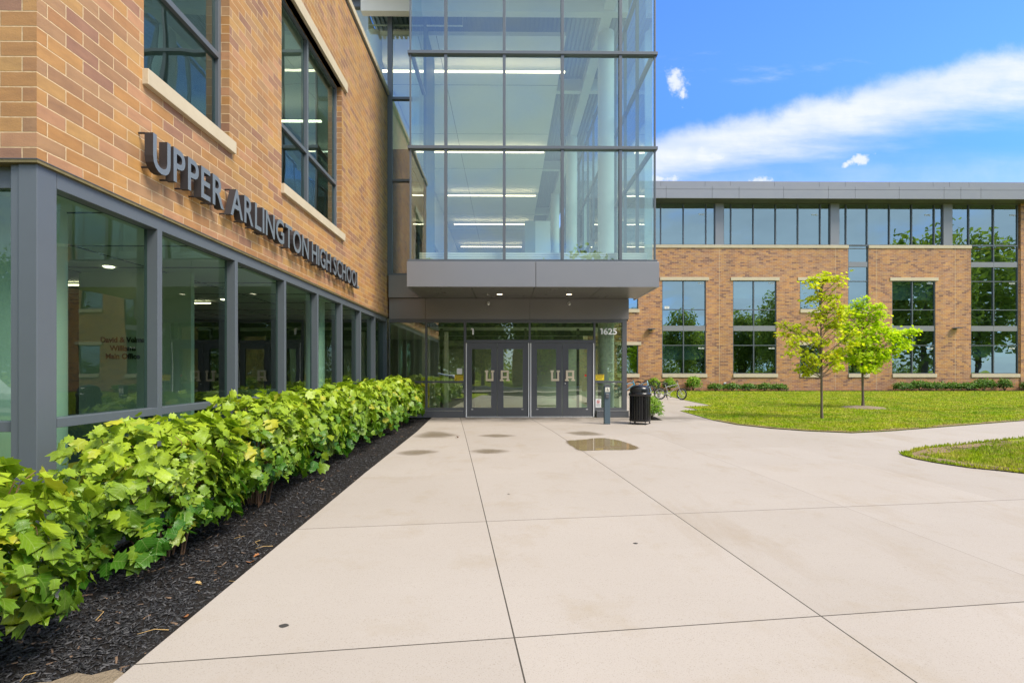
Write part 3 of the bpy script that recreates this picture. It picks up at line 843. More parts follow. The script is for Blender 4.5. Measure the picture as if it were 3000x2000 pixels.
for a, b, z0, z1 in ((-3.272,-2.28,1.017,2.648),(-3.272,-2.28,.268,.963),(-2.226,-1.207,1.017,2.648),(-2.226,-1.207,.268,.963),
                     (-1.135,.612,2.166,2.648),(.666,2.428,2.166,2.648),(2.481,3.231,1.017,2.648),(2.481,3.231,.268,.963)):
    quads([[(a,YP,z0),(b,YP,z0),(b,YP,z1),(a,YP,z1)]]).build('sidelight_pane', M['glass_door'], E_)
# doors
def U_(x0, x1, z0, z1, t):
    s = .045; q = .05
    return [(x0,z1),(x0+.095,z1),(x0+.095,z1-q),(x0+.075,z1-q),(x0+.075,z0+.058),(x1-.075,z0+.058),(x1-.075,z1-q),(x1-.095,z1-q),(x1-.095,z1),(x1,z1),(x1,z1-q),(x1-.022,z1-q),(x1-.022,z0),(x0+.022,z0),(x0+.022,z1-q),(x0,z1-q)]
doors = [(-1.128,-.275,-.977,-.442,'r'),(-.265,.606,-.095,.445,'l'),(.672,1.543,.843,1.38,'r'),(1.553,2.424,1.723,2.25,'l')]
for i, (a, b, g0, g1, side) in enumerate(doors):
    z0, z1 = .012, 2.078; gz0, gz1 = .27, 1.911
    d = MB(); y0, y1 = 14.322, 14.366
    d.box(a, g0, y0, y1, z0, z1); d.box(g1, b, y0, y1, z0, z1); d.box(g0, g1, y0, y1, z0, gz0); d.box(g0, g1, y0, y1, gz1, z1)
    do = d.build('door', M['frame_dark'], E_, bevel=.002)
    bd = MB()
    for p in ((g0-.012,g0),(g1,g1+.012)): bd.box(p[0], p[1], y0-.006, y0, gz0-.012, gz1+.012)
    bd.box(g0, g1, y0-.006, y0, gz0-.012, gz0); bd.box(g0, g1, y0-.006, y0, gz1, gz1+.012)
    bd.build('glazing_bead', M['frame'], do)
    quads([[(g0,14.345,gz0),(g1,14.345,gz0),(g1,14.345,gz1),(g0,14.345,gz1)]]).build('door_pane', M['glass_door'], do)
    hh = MB()
    hx0, hx1 = ((-.612,-.352),(-.196,.078),(1.213,1.481),(1.624,1.903))[i]
    hz0, hz1 = 1.018, 1.316; yh = 14.27; dv = (0,.03,0)
    if side == 'r':
        hh.prism(U_(hx0, hx1, hz0, hz1, .05), (0,yh,0), (1,0,0), (0,0,1), dv)
    else:
        t = .058; xa, xb = hx0+.024, hx1-.024
        hh.box(xa, xb, yh, yh+.03, hz1-.052, hz1)
        hh.box(xa, xa+t, yh, yh+.03, hz0+.046, hz1-.052); hh.box(xb-t, xb, yh, yh+.03, hz0+.046, hz1-.052)
        hh.box(xa+t, xb-t, yh, yh+.03, 1.098, 1.15)
        hh.box(hx0, hx0+.105, yh, yh+.03, hz0, hz0+.046); hh.box(hx1-.105, hx1, yh, yh+.03, hz0, hz0+.046)
    ho = hh.build('pull_handle', M['gold'], do, bevel=.003)
    st = MB(); xs = hx1-.05 if side == 'r' else hx0+.05
    for zz in (hz0+.025, hz1-.025): st.tube([(xs,yh+.028,zz),(xs,14.325,zz)], .012, 8)
    st.build('handle_standoff', M['silver'], ho)
    hg = MB(); hx = a-.004 if side == 'r' else b+.004
    hg.box(hx-.011, hx+.011, 14.292, 14.318, .012, 2.075); hg.build('hinge', M['num'], do, bevel=.002)
    tg = MB(); tx = g0+.01 if side == 'r' else g1-.01
    tg.box(tx-.028, tx+.028, 14.317, 14.322, .218, .232); tg.build('rating_tag', M['paper'], do)
    sw = MB(); sw.box(a, b, 14.314, 14.322, .012, .03); sw.build('sweep', M['silver'], do)
    if i == 3:
        k = MB(); k.tube([(1.632,14.322,.95),(1.632,14.306,.95)], .019, 16); k.build('keyhole', M['silver'], do)
th_ = MB(); th_.box(-1.13, 2.43, 14.29, 14.42, -.01, .010); th_.build('threshold', M['silver'], E_)
# numbers on the glass
n = MB(); n.prism([(0,.175),(.078,.175),(.078,0),(.036,0),(.036,.138),(0,.138)], (-1.006,14.349,2.312), (1,0,0), (0,0,1), (0,.003,0)); n.build('door_number', M['num'], E_)
n = MB(); n.prism([(0,.165),(.075,.165),(.075,0),(.035,0),(.035,.13),(0,.13)], (2.616,14.349,2.326), (1,0,0), (0,0,1), (0,.003,0)); put_text(n, '625', (2.715,14.352,2.326), (1,0,0), (0,0,1), (0,-1,0), .162, 0, .002, .022, .377); n.build('street_number', M['num'], E_)
# tower curtain wall
ROWS = [4.0, 6.703, 8.998, 11.55]
MX = [-1.482, -.064, 1.348, 2.76]
f = MB(); t = .036
f.box(XL-.045, XR+.045, YG-.02, YG+.13, 3.93, 3.998)
for z in ROWS[1:]: f.box(XL-.045, XR+.045, YG-.05, YG+.12, z-.036, z+.036)
zr = [3.998] + [q for z in ROWS[1:] for q in (z-.036, z+.036)] + [12.6]
for a, b in zip(zr[::2], zr[1::2]):
    for x in MX: f.box(x-t, x+t, YG-.025, YG+.12, a, b)
    f.box(XL-.006, XL+.03, YG-.012, YG+.05, a, b); f.box(XR-.03, XR+.006, YG-.012, YG+.05, a, b)
f.build('curtain_frame', M['frame'], E_, bevel=.002)
xs = [XL+.02] + MX + [XR-.02]
for a, b in zip(xs, xs[1:]):
    for z0, z1 in ((3.99,6.703),(6.703,8.998),(8.998,11.55),(11.55,12.6)):
        quads([[(a,YG+.03,z0),(b,YG+.03,z0),(b,YG+.03,z1),(a,YG+.03,z1)]]).build('tower_pane', M['glass_tower'], E_)
# side walls of the tower
f = MB()
SY = [12.55] + [12.55 + 1.42*k for k in range(1, 15)]
for z in ROWS[1:]: f.box(XR-.10, XR+.0, YG+.14, 33, z-.04, z+.04)
f.box(XR-.10, XR, YG+.14, 33, 3.93, 4.0)
for y in SY[1:]:
    for a, b in zip(zr[::2], zr[1::2]): f.box(XR-.09, XR-.01, y-.035, y+.035, a, b)
for z in ROWS[1:]: f.box(XL, XL+.09, YG+.14, 14.28, z-.04, z+.04)
f.build('side_frame', M['frame'], E_)
quads([[(XR-.05,YG+.1,3.99),(XR-.05,33,3.99),(XR-.05,33,12.6),(XR-.05,YG+.1,12.6)]]).build('side_pane', M['glass_tower_side'], E_)
quads([[(XL+.04,YG+.1,3.99),(XL+.04,14.28,3.99),(XL+.04,14.28,12.6),(XL+.04,YG+.1,12.6)]]).build('side_pane', M['glass_tower_side'], E_)
f = MB(); f.box(XL-.1, XR+.06, YG-.06, YG+.2, 12.6, 13.3); f.box(XL-.1, XR+.06, YG+.2, 41, 12.65, 13.0); f.build('roof', M['panel'], E_)
# glazed link left of the tower, at the door line
f = MB(); y0, y1 = 14.30, 14.42
f.box(-3.33,-3.20,y0,y1,3.96,11.42); f.box(-2.44,-2.36,y0,y1,3.96,11.42)
for z in (3.985, 6.61, 8.90): f.box(-3.20,-2.44,y0,y1,z-.035,z+.035)
f.box(-12,-2.36,y0-.02,y1,11.42,11.62); f.box(-12,-3.33,y0,y1,9.0,9.16)
for x in (-5.2,-7.1,-9.0): f.box(x-.04, x+.04, y0, y1, 9.16, 11.42)
f.build('link_frame', M['frame'], E_, bevel=.002)
f = MB(); f.box(-12,-2.36,14.16,14.40,11.62,12.5); f.build('link_fascia', M['panel'], E_)
for z0, z1 in ((4.02,6.575),(6.645,8.865),(8.935,11.42)):
    quads([[(-3.20,14.36,z0),(-2.44,14.36,z0),(-2.44,14.36,z1),(-3.20,14.36,z1)]]).build('link_pane', M['glass_link'], E_)
quads([[(-12,14.36,9.16),(-3.33,14.36,9.16),(-3.33,14.36,11.42),(-12,14.36,11.42)]]).build('link_pane', M['glass_tower'], E_)
# inside the tower
f = MB(); f.box(XL+.05, XR-.12, 12.62, 14.44, 3.92, 3.945); f.box(-12, XR-.12, 14.45, 41, 3.55, 3.94); f.build('lobby_floor', M['ceil'], E_)
f = MB()
for k in range(4): f.box(XL+.2, XR-.15, 12.62+.0, 12.80, 4.0+k*.055, 4.045+k*.055)
f.build('heater_grille', M['white'], E_)
f = MB(); f.box(-3.9, 1.72, 14.85, 41, 11.0, 11.12)
f.build('ceiling_cloud', M['ceil'], E_)
f = MB()
for x in (-2.05,-.1): f.box(x, x+.012, 14.86, 41, 10.994, 11.0)
for k in range(7): f.box(-3.9, 1.72, 17.4+k*3.6, 17.412+k*3.6, 10.993, 11.0)
f.build('ceiling_seam', M['inter_dark'], E_)
f = MB(); f.box(-12,-3.95,14.45,41,11.45,11.5); f.build('gallery_ceiling', M['ceil'], E_)
f = MB()
for k in range(56):
    x = -4 + k*.135
    f.box(x, x+.075, 12.6, 41, 11.70, 11.80); f.box(x+.075, x+.135, 12.6, 41, 11.80, 11.84)
f.build('metal_deck', M['deck'], E_)
f = MB()
for y in (13.87, 18.1, 25.2, 32.4): f.box(-3.95, 3.3, y, y+.22, 11.02 if y < 14 else 11.2, 11.62)
f.box(2.62, 2.92, 12.6, 40, 11.08, 11.45)
f.build('roof_beam', M['white'], E_)
for x, y, z0 in ((2.88,14.86,-.01),(-3.87,14.95,3.94),(2.72,21.5,3.94),(2.68,28.4,3.94),(-4.45,17.0,3.94),(-4.5,24.2,3.94)):
    cm = MB(); cm.lathe([(.235,z0),(.235,11.1)], (x,y,0), 28); cm.build('round_column', M['white'], E_, smooth=True)
for y, a, b in ((16.15,-4.0,1.83),(22.1,-3.6,1.6),(27.6,-3.2,1.56),(33,-3.4,1.46),(39,-3.5,1.35)):
    cm = MB(); cm.box(a, b, y-.035, y+.035, 10.70, 10.74); cm.build('linear_lamp', M['lamp'], E_)
f = MB(); f.box(XL, XL+.08, 14.45, 16.1, 3.94, 12.6); f.build('return_wall', M['dark_teal'], E_)
f = MB(); f.box(-3.9, XL-.02, 15.3, 15.38, 3.94, 7.9); f.build('link_dark_backing', M['inter_dark'], E_)  # dark backing added so the lower link panes look dark inside
f = MB(); f.box(-4.1,-3.95,17.2,41,3.94,6.3); f.box(-4.1,-3.95,17.2,41,8.2,11.0); f.build('lobby_wall', M['white'], E_)
f = MB(); f.box(-9,XR,41,41.2,3.94,12.6); f.box(-9.1,-9,14.5,41,3.94,11.4); f.build('end_wall', M['tealwall'], E_)
f = MB(); f.box(.95,1.5,27,40,3.94,9.2); f.build('stair_core', M['inter'], E_)
f = MB(); f.box(1.5,2.3,27,27.1,3.94,9.2); f.build('core_wall', M['white'], E_)
# sprinkler pipe under the deck
f = MB(); f.tube([(-3.9,14.5,11.05),(-1.25,14.5,11.05),(-1.25,14.5,11.6)], .022, 8); f.build('sprinkler_pipe', M['white'], E_)
# vestibule and lobby at ground level
f = MB(); f.face([(-9,14.42,-.005),(XR-.3,14.42,-.005),(XR-.3,33,-.005),(-9,33,-.005)]); f.build('vestibule_floor', M['inter'], E_)
f = MB(); f.face([(-9,14.45,2.75),(XR-.3,14.45,2.75),(XR-.3,33,2.75),(-9,33,2.75)]); f.build('vestibule_ceiling', M['ceil'], E_)
f = MB(); f.face([(-9,24,0),(XR-.3,24,0),(XR-.3,24,2.75),(-9,24,2.75)]); f.face([(-9,14.45,0),(-9,24,0),(-9,24,2.75),(-9,14.45,2.75)]); f.build('lobby_back_wall', M['inter'], E_)
f = MB()
for x in (-2.25,-1.15,.64,2.45): f.box(x-.04, x+.04, 17.6, 17.7, 0, 2.75)
f.box(-2.3, 3.3, 17.6, 17.7, 2.05, 2.15)
f.build('inner_frame', M['frame_dark'], E_)
each('vestibule_pier', M['white'], E_, [(-2.9,-2.65,17.5,17.7,0,2.75),(-2.1,-1.98,17.2,17.4,0,2.6)])
f = MB(); f.box(-2.6,-2.5,15.6,16.6,.1,1.1); f.build('notice_stand', M['yellow'], E_)
f = MB()
for k in range(4): f.box(3.27,3.33,14.45+k*1.6,14.51+k*1.6,0,2.75)
f.box(3.27,3.33,14.45,20.9,.96,1.02); f.box(3.27,3.33,14.45,20.9,0,.2)
f.build('vestibule_side_frame', M['frame_dark'], E_)
quads([[(3.30,14.45,.2),(3.30,24,.2),(3.30,24,2.74),(3.30,14.45,2.74)]]).build('vestibule_side_pane', M['glass_door'], E_)
for x, y in ((-1.6,16),(.3,16),(1.9,16.2),(-.5,20),(1.2,20)):
    cm = MB(); cm.lathe([(0,2.735),(.06,2.735),(.075,2.748)], (x,y,0), 14); cm.build('vestibule_spot', M['spot'], E_)

each('vestibule_fill_strip', M['lamp'], E_, [(-2.6,3.0,18.6,18.68,2.68,2.71),(-2.6,3.0,21.6,21.68,2.68,2.71),(-2.6,3.0,15.6,15.66,2.70,2.73)])  # glowing strips added only to brighten the vestibule, no real fittings
each('fill_strip_screen', M['inter_dark'], E_, [(-2.8,3.2,18.48,18.50,2.56,2.75),(-2.8,3.2,21.48,21.50,2.56,2.75),(-2.8,3.2,15.5,15.52,2.62,2.75)])  # dark screens added to hide the fill strips from view
each('gallery_fill_strip', M['lamp'], E_, [(-9,-4.4,15.6,15.66,11.2,11.23),(-9,-4.4,18.6,18.66,11.2,11.23)])  # glowing strips added to brighten the gallery behind the link glass
# security domes under the canopy: each its own thing
for x, lb in ((-.515, 'small silver dome camera on the entrance fascia, nearer the brick wing'), (1.742, 'small silver dome camera on the entrance fascia, nearer the trash can')):
    t_ = thing('dome_camera', lb, 'security camera', (x, 14.28, 3.16), 'dome cameras above the doors')
    b_ = MB(); b_.tube([(x,14.302,3.18),(x,14.27,3.18)], .048, 20); b_.build('base', M['silver'], t_, smooth=True)
    b_ = MB(); b_.lathe([(0,-.046),(.022,-.040),(.038,-.024),(.044,0),(.038,.024),(.022,.04),(0,.046)], (x,14.252,3.16), 18); b_.build('dome', M['silver'], t_, smooth=True)

# cards stuck on the glass
def card(name, lb, cat, x0, x1, z0, z1, mat, y=14.353, grp=None):
    o = thing(name, lb, cat, ((x0+x1)/2, y, z0), grp)
    b_ = MB(); b_.box(x0, x1, y-.003, y, z0, z1); b_.build('card', mat, o)
    return o
card('blank_card', 'blank white square card on the glass above a yellow notice', 'card', -1.40,-1.25,1.211,1.364, M['paper'])
for x0, x1, z0, z1, lb in ((-1.462,-1.218,1.022,1.19,'yellow security notice on the glass under the white square card'), (2.488,2.73,1.036,1.205,'yellow security notice on the glass above the push button post')):
    o = card('security_notice', lb, 'notice', x0, x1, z0, z1, M['yellow'], grp='yellow security notices')
    b_ = MB(); b_.box(x0+.012, x1-.012, 14.3485, 14.3498, z1-.029, z1-.002)
    for k, (ia, ib) in enumerate(((.02,.02),(.02,.02),(.045,.05),(.08,.07))):
        b_.box(x0+ia, x1-ib, 14.3485, 14.3498, z1-.055-k*.027, z1-.045-k*.027)
    b_.prism([(0,.02),(.015,.045),(.05,.038),(.035,.015),(.02,.012),(.012,0)], (x0+.015,14.3485,z0+.01), (1,0,0), (0,0,1), (0,.0012,0))
    b_.build('print', plain('notice_print', (.16,.09,.01), .6), o)
    b_ = MB(); put_text(b_, 'SECURITY NOTICE', ((x0+x1)/2, 14.3480, z1-.023), (1,0,0), (0,0,1), (0,-1,0), .015, 0, 0, .01, center=True); b_.build('heading', M['yellow'], o)
o = card('weapons_notice', 'white notice with a red no guns circle low on the glass', 'notice', 2.488,2.645,.275,.516, M['paper'])
b_ = MB(); put_text(b_, 'NOTICE', (2.566,14.3495,.484), (1,0,0), (0,0,1), (0,-1,0), .017, 0, 0, .01, center=True)
for k, wv in enumerate((.058,.05,.06,.055,.06)): b_.box(2.566-wv, 2.566+wv, 14.3488, 14.3498, .375-k*.017, .3795-k*.017)
b_.prism([(-.024,.008),(.026,.014),(.026,.002),(.0,-.002),(-.006,-.02),(-.02,-.02),(-.016,-.002)], (2.566,14.3488,.432), (1,0,0), (0,0,1), (0,.001,0)); b_.build('print', M['ink'], o)
b_ = MB(); b_.torus((2.566,14.3485,.432), .037, .0045, 28, 4); b_.prism([(-.029,.022),(.022,-.029),(.029,-.022),(-.022,.029)], (2.566,14.3475,.432), (1,0,0), (0,0,1), (0,.001,0)); b_.build('prohibition_ring', M['red'], o)
o = thing('red_dot', 'round red sticker on the glass of the rightmost door', 'sticker', (2.21,14.338,1.17))
b_ = MB(); b_.tube([(2.21,14.343,1.172),(2.21,14.339,1.172)], .032, 20); b_.build('disc', M['red'], o)
# ------------------------------------------------------------------ far three-storey wing across the lawn
YF = 33.0
W = thing('classroom_wing', 'long three storey tan brick wing with dark windows behind the lawn', 'building', (20, YF, 0))
ZB = 9.23
wide = [(10.03,12.88,11.43,'W2101','W1101'), (14.63,17.47,16.0,'W2102','W1102'), (25.01,27.85,26.36,'W2103','W1103'), (38.0,40.85,39.4,None,None), (43,45.85,44.4,None,None)]
small = [(7.11,8.49), (18.99,20.37)]
holes = [(a,b,1.10,7.13) for a,b,_,_,_ in wide] + [(a,b,5.28,7.13) for a,b in small] + [(a,b,1.10,2.95) for a,b in small+[(22.14,23.47)]]
holes += [(22.14,23.47,5.28,ZB), (30.18,33.31,1.10,ZB)]
w = MB(); w.wall(lambda u, v, d: (u, YF+d, v), 3.6, 33.40, -.1, ZB, holes, .13); w.wall(lambda u, v, d: (u, YF-.06+d, v), 33.40, 62, -.1, 13.0, [(38,40.85,1.10,7.13),(43,45.85,1.10,7.13)], .19)
w.face([(33.40,YF-.06,-.1),(33.40,YF-.06,13.0),(33.40,YF+.14,13.0),(33.40,YF+.14,-.1)])
w.build('brick_wall', M['brick_far'], W)
j = MB()
for x in (13.76, 21.3, 24.0, 29.15): j.box(x-.008, x+.008, YF-.004, YF, 0, ZB)
j.build('control_joint', plain('joint_sealant', (.62,.48,.33), .8), W)
s = MB()
each('limestone_band', M['stone'], W, [(a, b+.02, YF-.05, YF+.2, ZB, 9.43) for a, b in ((3.6,22.14),(23.47,30.18))], bevel=.006)
# roof edge
f = MB(); xs = [3.6,10.0,12.9,14.6,17.42,20.25,21.95,24.75,27.6,28.67,29.95,36,40,46,62]
YR = 32.05
for a, b in zip(xs, xs[1:]):
    f.box(a+.008, b-.008, YR, YR+.1, 12.13, 12.685); f.box(a+.008, b-.008, YR-.004, YR+.1, 12.70, 12.885)
f.build('roof_fascia', M['panel'], W)
f = MB(); xs2 = [3.6,9.7,12.5,14.1,16.9,19.75,21.4,24.2,27.0,28.05,29.3,33.25]
for a, b in zip(xs2, xs2[1:]): f.box(a+.007, b-.007, YR+.12, YR+.3, 12.90, 13.24)
f.build('parapet_panel', M['panel'], W)
f = MB(); f.box(3.6, 62, YR+.11, YF+1.5, 12.3, 12.89); f.box(3.6,33.2,YR+.32,YR+.6,12.85,13.2); f.build('roof_core', M['gap'], W)
f = MB(); f.box(33.3, 62, YF-.3, YF+.4, 13.0, 13.2); f.build('coping', M['stone'], W)
f = MB(); f.box(3.6, 62, YR+.101, YF+.3, 12.135, 12.17); f.build('soffit', M['frame_dark'], W)
# third storey strip
def grid(xs, x0, x1, z0, z1, zs=(), spand=(), name='window', txt=(), y=YF+.09, mw=.03):
    fr = MB(); t = .045
    fr.box(x0, x0+t, y-.06, y+.05, z0, z1); fr.box(x1-t, x1, y-.06, y+.05, z0, z1)
    fr.box(x0+t, x1-t, y-.06, y+.05, z0, z0+t); fr.box(x0+t, x1-t, y-.06, y+.05, z1-t, z1)
    cut = sorted([(z-.025, z+.025) for z in zs] + [(a, b) for a, b in spand])
    segs = [z0+t] + [q for c_ in cut for q in c_] + [z1-t]
    for a, b in zip(segs[::2], segs[1::2]):
        for x in xs: fr.box(x-mw, x+mw, y-.07, y+.05, a, b)
    for z in zs: fr.box(x0+t, x1-t, y-.06, y+.05, z-.025, z+.025)
    wn = fr.build(name, M['frame'], W)
    for a, b in spand:
        sp = MB()
        e = [x0+t] + list(xs) + [x1-t]
        for p, q in zip(e, e[1:]): sp.box(p+.006, q-.006, y-.055, y+.04, a, b)
        sp.build('spandrel', M['panel'], wn)
    for a, b in zip(segs[::2], segs[1::2]):
        quads([[(x0+t,y,a),(x1-t,y,a),(x1-t,y,b),(x0+t,y,b)]]).build('pane', M['glass_far'], wn)
    for s_, px, pz in txt:
        n_ = MB(); put_text(n_, s_, (px,y-.012,pz), (1,0,0), (0,0,1), (0,-1,0), .105, 0, .004, .02, .39); n_.build('room_number', M['num'], wn)
    return wn
grid([9.96,11.43,12.9], 6.0, 13.48, 9.43, 12.13, txt=[('W3101',12.42,11.37)])
grid([14.52,15.98,17.43,18.89,20.34], 14.02, 20.97, 9.43, 12.13, txt=[('W3102',19.8,11.37)])
grid([22.03,23.41,24.87,26.33,27.81], 21.55, 28.36, 9.43, 12.13, txt=[('W3103',27.2,11.37)])
grid([30.08,31.7], 28.95, 33.31, 9.43, 12.13, txt=[('W3104',32.8,11.37)])
each('metal_pier', M['panel'], W, [(a, b, YF-.03, YF+.2, 9.43, 12.13) for a, b in ((13.48,14.02),(20.97,21.55),(28.36,28.95))], bevel=.004)
def trim(wn, x0, x1, zl=None, zs=None):
    if zl is not None:
        s = MB(); s.box(x0-.14, x1+.18, YF-.045, YF+.06, zl, zl+.21); s.build('lintel', M['stone'], wn, bevel=.005)
    if zs is not None:
        s = MB(); s.box(x0+.01, x1+.07, YF-.06, YF+.10, zs-.23, zs-.005); s.build('sill', M['stone'], wn, bevel=.005)
for a, b, m_, n2, n1 in wide:
    tx = [(n2,b-.5,6.93),(n1,b-.48,2.70)] if n2 else []
    yy = YF+.09 if a < 33 else YF+.05
    wn = grid([m_], a, b, 1.10, 7.13, (5.25,2.94), ((3.87,4.21),), txt=tx, y=yy)
    trim(wn, a, b, 7.13, 1.10)
for a, b in small:
    wn = grid([], a, b, 5.28, 7.13); trim(wn, a, b, 7.13, 5.28)
for a, b in small + [(22.14,23.47)]:
    wn = grid([], a, b, 1.10, 2.95); trim(wn, a, b, 2.95, 1.10)
wn = grid([], 22.14, 23.47, 5.28, 9.43, (7.1,), ((8.03,8.36),)); trim(wn, 22.14, 23.47, None, 5.28)
wn = grid([31.7], 30.18, 33.31, 1.10, 9.43, (7.1,5.25,2.94), ((8.03,8.36),(3.87,4.21)), txt=[('W1104',32.75,2.70),('W2104',32.75,6.93)]); trim(wn, 30.18, 33.31, None, 1.10)
# rooms
for z0, z1, nm in ((-.02,4.0,'ground'),(4.06,8.2,'middle'),(8.3,12.1,'top')):
    f = MB(); f.face([(4,YF+.15,z0+.02),(61,YF+.15,z0+.02),(61,40,z0+.02),(4,40,z0+.02)]); f.build('classroom_floor', M['carpet'], W)
    f = MB(); f.face([(4,YF+.15,z1),(61,YF+.15,z1),(61,40,z1),(4,40,z1)]); f.build('classroom_ceiling', M['inter'], W)
    f = MB(); f.face([(4,40,z0),(61,40,z0),(61,40,z1),(4,40,z1)])
    for x in (13.9, 18.2, 21.3, 24.3, 29.3): f.face([(x,YF+.2,z0),(x,40,z0),(x,40,z1),(x,YF+.2,z1)])
    f.build('classroom_wall', M['inter'], W)
each('classroom_lamp', M['lamp'], W, [(15.0,16.6,35.4,35.5,7.1,7.16),(26,27.6,36,36.1,2.6,2.66)])
each('roller_blind', M['tealwall'], W, [(a, b, YF+.22, YF+.225, z0, z1) for a, b, z0, z1 in ((14.7,17.4,6.0,7.1),(10.1,12.8,2.0,2.9),(19.05,20.3,5.5,7.1),(25.1,27.8,5.9,7.1),(30.3,33.2,2.2,2.9))])
# the small rescue card in the second window, and wall lights
o = thing('window_card', 'small pale printed card inside a second floor window corner', 'card', (10.37,YF+.07,5.30))
b_ = MB(); b_.box(10.22,10.52,YF+.074,YF+.080,5.31,5.47); b_.build('card', M['paper'], o)
b_ = MB(); b_.box(10.25,10.49,YF+.071,YF+.0735,5.42,5.445); b_.box(10.29,10.45,YF+.071,YF+.0735,5.35,5.375); b_.build('print', plain('grey_print', (.3,.33,.3), .7), o)
for x, z, lb in ((9.27,3.95,'dark flat wall light on brick beside the window nearest the entrance'),(29.1,4.03,'dark flat wall light on brick left of the tall corner window')):
    o = thing('wall_light', lb, 'wall light', (x,YF,z), 'wall lights on the far wing')
    b_ = MB(); b_.box(x-.10,x+.10,YF-.07,YF,z-.07,z+.07); b_.build('back_box', M['frame_dark'], o, bevel=.01)
    b_ = MB(); b_.prism([(-.27,0),(.27,0),(.20,.055),(-.20,.055)], (x,YF-.34,z+.0), (1,0,0), (0,0,1), (0,.30,0)); b_.build('hood', M['frame_dark'], o, bevel=.008)
o = thing('hose_bib', 'small pale hose outlet low on the far brick wall', 'tap', (14.1,YF,.48))
b_ = MB(); b_.box(14.02,14.18,YF-.05,YF,.42,.54); b_.build('outlet_box', M['silver'], o, bevel=.01)
b_ = MB(); b_.tube([(14.1,YF-.05,.47),(14.1,YF-.12,.45)], .02, 8); b_.build('spout', M['silver'], o)
# ------------------------------------------------------------------ shrubs and trees
def rand_dirs(n, zmin=-.35):
    d = unit(RNG.normal(size=(n*3, 3))); d = d[d[:, 2] > zmin]
    return d[:n]

def hydrangea(label, cx, cy, a, b, top, n, lo=False, size=(.062,.158)):
    zb = zg(cy) - .05; h = top - zb
    root = thing('hydrangea_bush', label, 'shrub', (cx, cy, zb), 'shrubs along the storefront')
    d = rand_dirs(n, -.62)
    # fewer leaves on the wall side, which nobody sees
    m = (d[:, 0] > -.45) | (RNG.random(len(d)) < .35); d = d[m]; n = len(d)
    p = 3.2
    L = (np.abs(d[:, 0])**p + np.abs(d[:, 1])**p + np.abs(d[:, 2])**p)**(-1/p)
    nz = np.array([mnoise.noise(Vector((x*2.2+cx*3, y*2.2+cy*3, z*2.2))) for x, y, z in d])
    rr = np.clip(1 + .30*nz, .66, 1.28) * np.where(RNG.random(n) < .34, RNG.uniform(.5, .9, n), RNG.uniform(.9, 1.10, n))
    q = d * (L*rr)[:, None]
    c = np.array((cx, cy, zb + h*.54))
    pos = c + q * np.array((a, b, h*.46))
    keep = pos[:, 0] > XW + .06 if cy > 3.4 else pos[:, 1] < 3.62
    keep &= pos[:, 2] > zb + .04
    pos = pos[keep]; d = d[keep]; n = len(pos)
    out = unit(d * np.array((1, 1, .8)))
    up = np.array((0, 0, 1.0))
    fwd = out*np.array((1,1,.25)) + RNG.normal(0, .55, (n, 3)) - up*RNG.uniform(.05, .75, n)[:, None]
    nrm = out*.75 + up*.60 + RNG.normal(0, .42, (n, 3))
    s, f, m = frames(fwd, nrm)
    sc = RNG.uniform(size[0], size[1], n)
    w_ = RNG.uniform(.85, 1.15, n)
    bv, bf, bu = HYD_LO if lo else HYD
    ax_ = np.abs(bv[:, 0])[None]; yy_ = bv[:, 1][None]
    fo_ = RNG.uniform(-.05, .42, (n, 1)); dr_ = RNG.uniform(.02, .62, (n, 1)); ph = RNG.uniform(0, 6.28, (n, 1)); tw_ = RNG.normal(0, .16, (n, 1))
    zz_ = ax_*fo_ - dr_*yy_**2 + tw_*bv[:, 0][None]*yy_*2 + .035*np.sin(9*yy_+ph)*(ax_ > .02)
    bvn = np.repeat(bv[None], n, 0); bvn[:, :, 2] = zz_; bvn[:, :, 0] *= RNG.uniform(.8, 1.2, (n, 1))
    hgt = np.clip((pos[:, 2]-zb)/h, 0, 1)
    rnd = np.clip(-.02 + .78*hgt**1.35 + RNG.normal(0, .16, n), 0, 1)  # leaf tone rises with height: lit top and shaded base put into colour
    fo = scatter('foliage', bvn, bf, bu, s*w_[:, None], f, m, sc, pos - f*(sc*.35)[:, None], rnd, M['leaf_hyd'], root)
    fo.data.polygons.foreach_set('use_smooth', [True]*len(fo.data.polygons))
    st = MB()
    for k in range(26 if not lo else 14):
        th = random.uniform(0, 6.28); r0 = random.uniform(0, .16); r1 = random.uniform(.45, .95)
        x0 = cx+math.cos(th)*r0; y0 = cy+math.sin(th)*r0
        x1 = max(cx+math.cos(th)*a*r1, XW+.08); y1 = cy+math.sin(th)*b*r1; z1 = zb+h*random.uniform(.55, .98)
        if cy < 3.4: y1 = min(y1, 3.5)
        st.tube([(x0,y0,zb-.02),((x0*.6+x1*.4),(y0*.6+y1*.4),zb+(z1-zb)*.5),(x1,y1,z1)], [.008,.006,.003], 5)
        if k % 2 == 0: st.tube([(x1,y1,z1),(x1+random.uniform(-.06,.06),y1+random.uniform(-.06,.06),z1+random.uniform(.03,.10))], [.0035,.002], 5)
    st.build('stem', M['stem'], root, smooth=True)
    return root
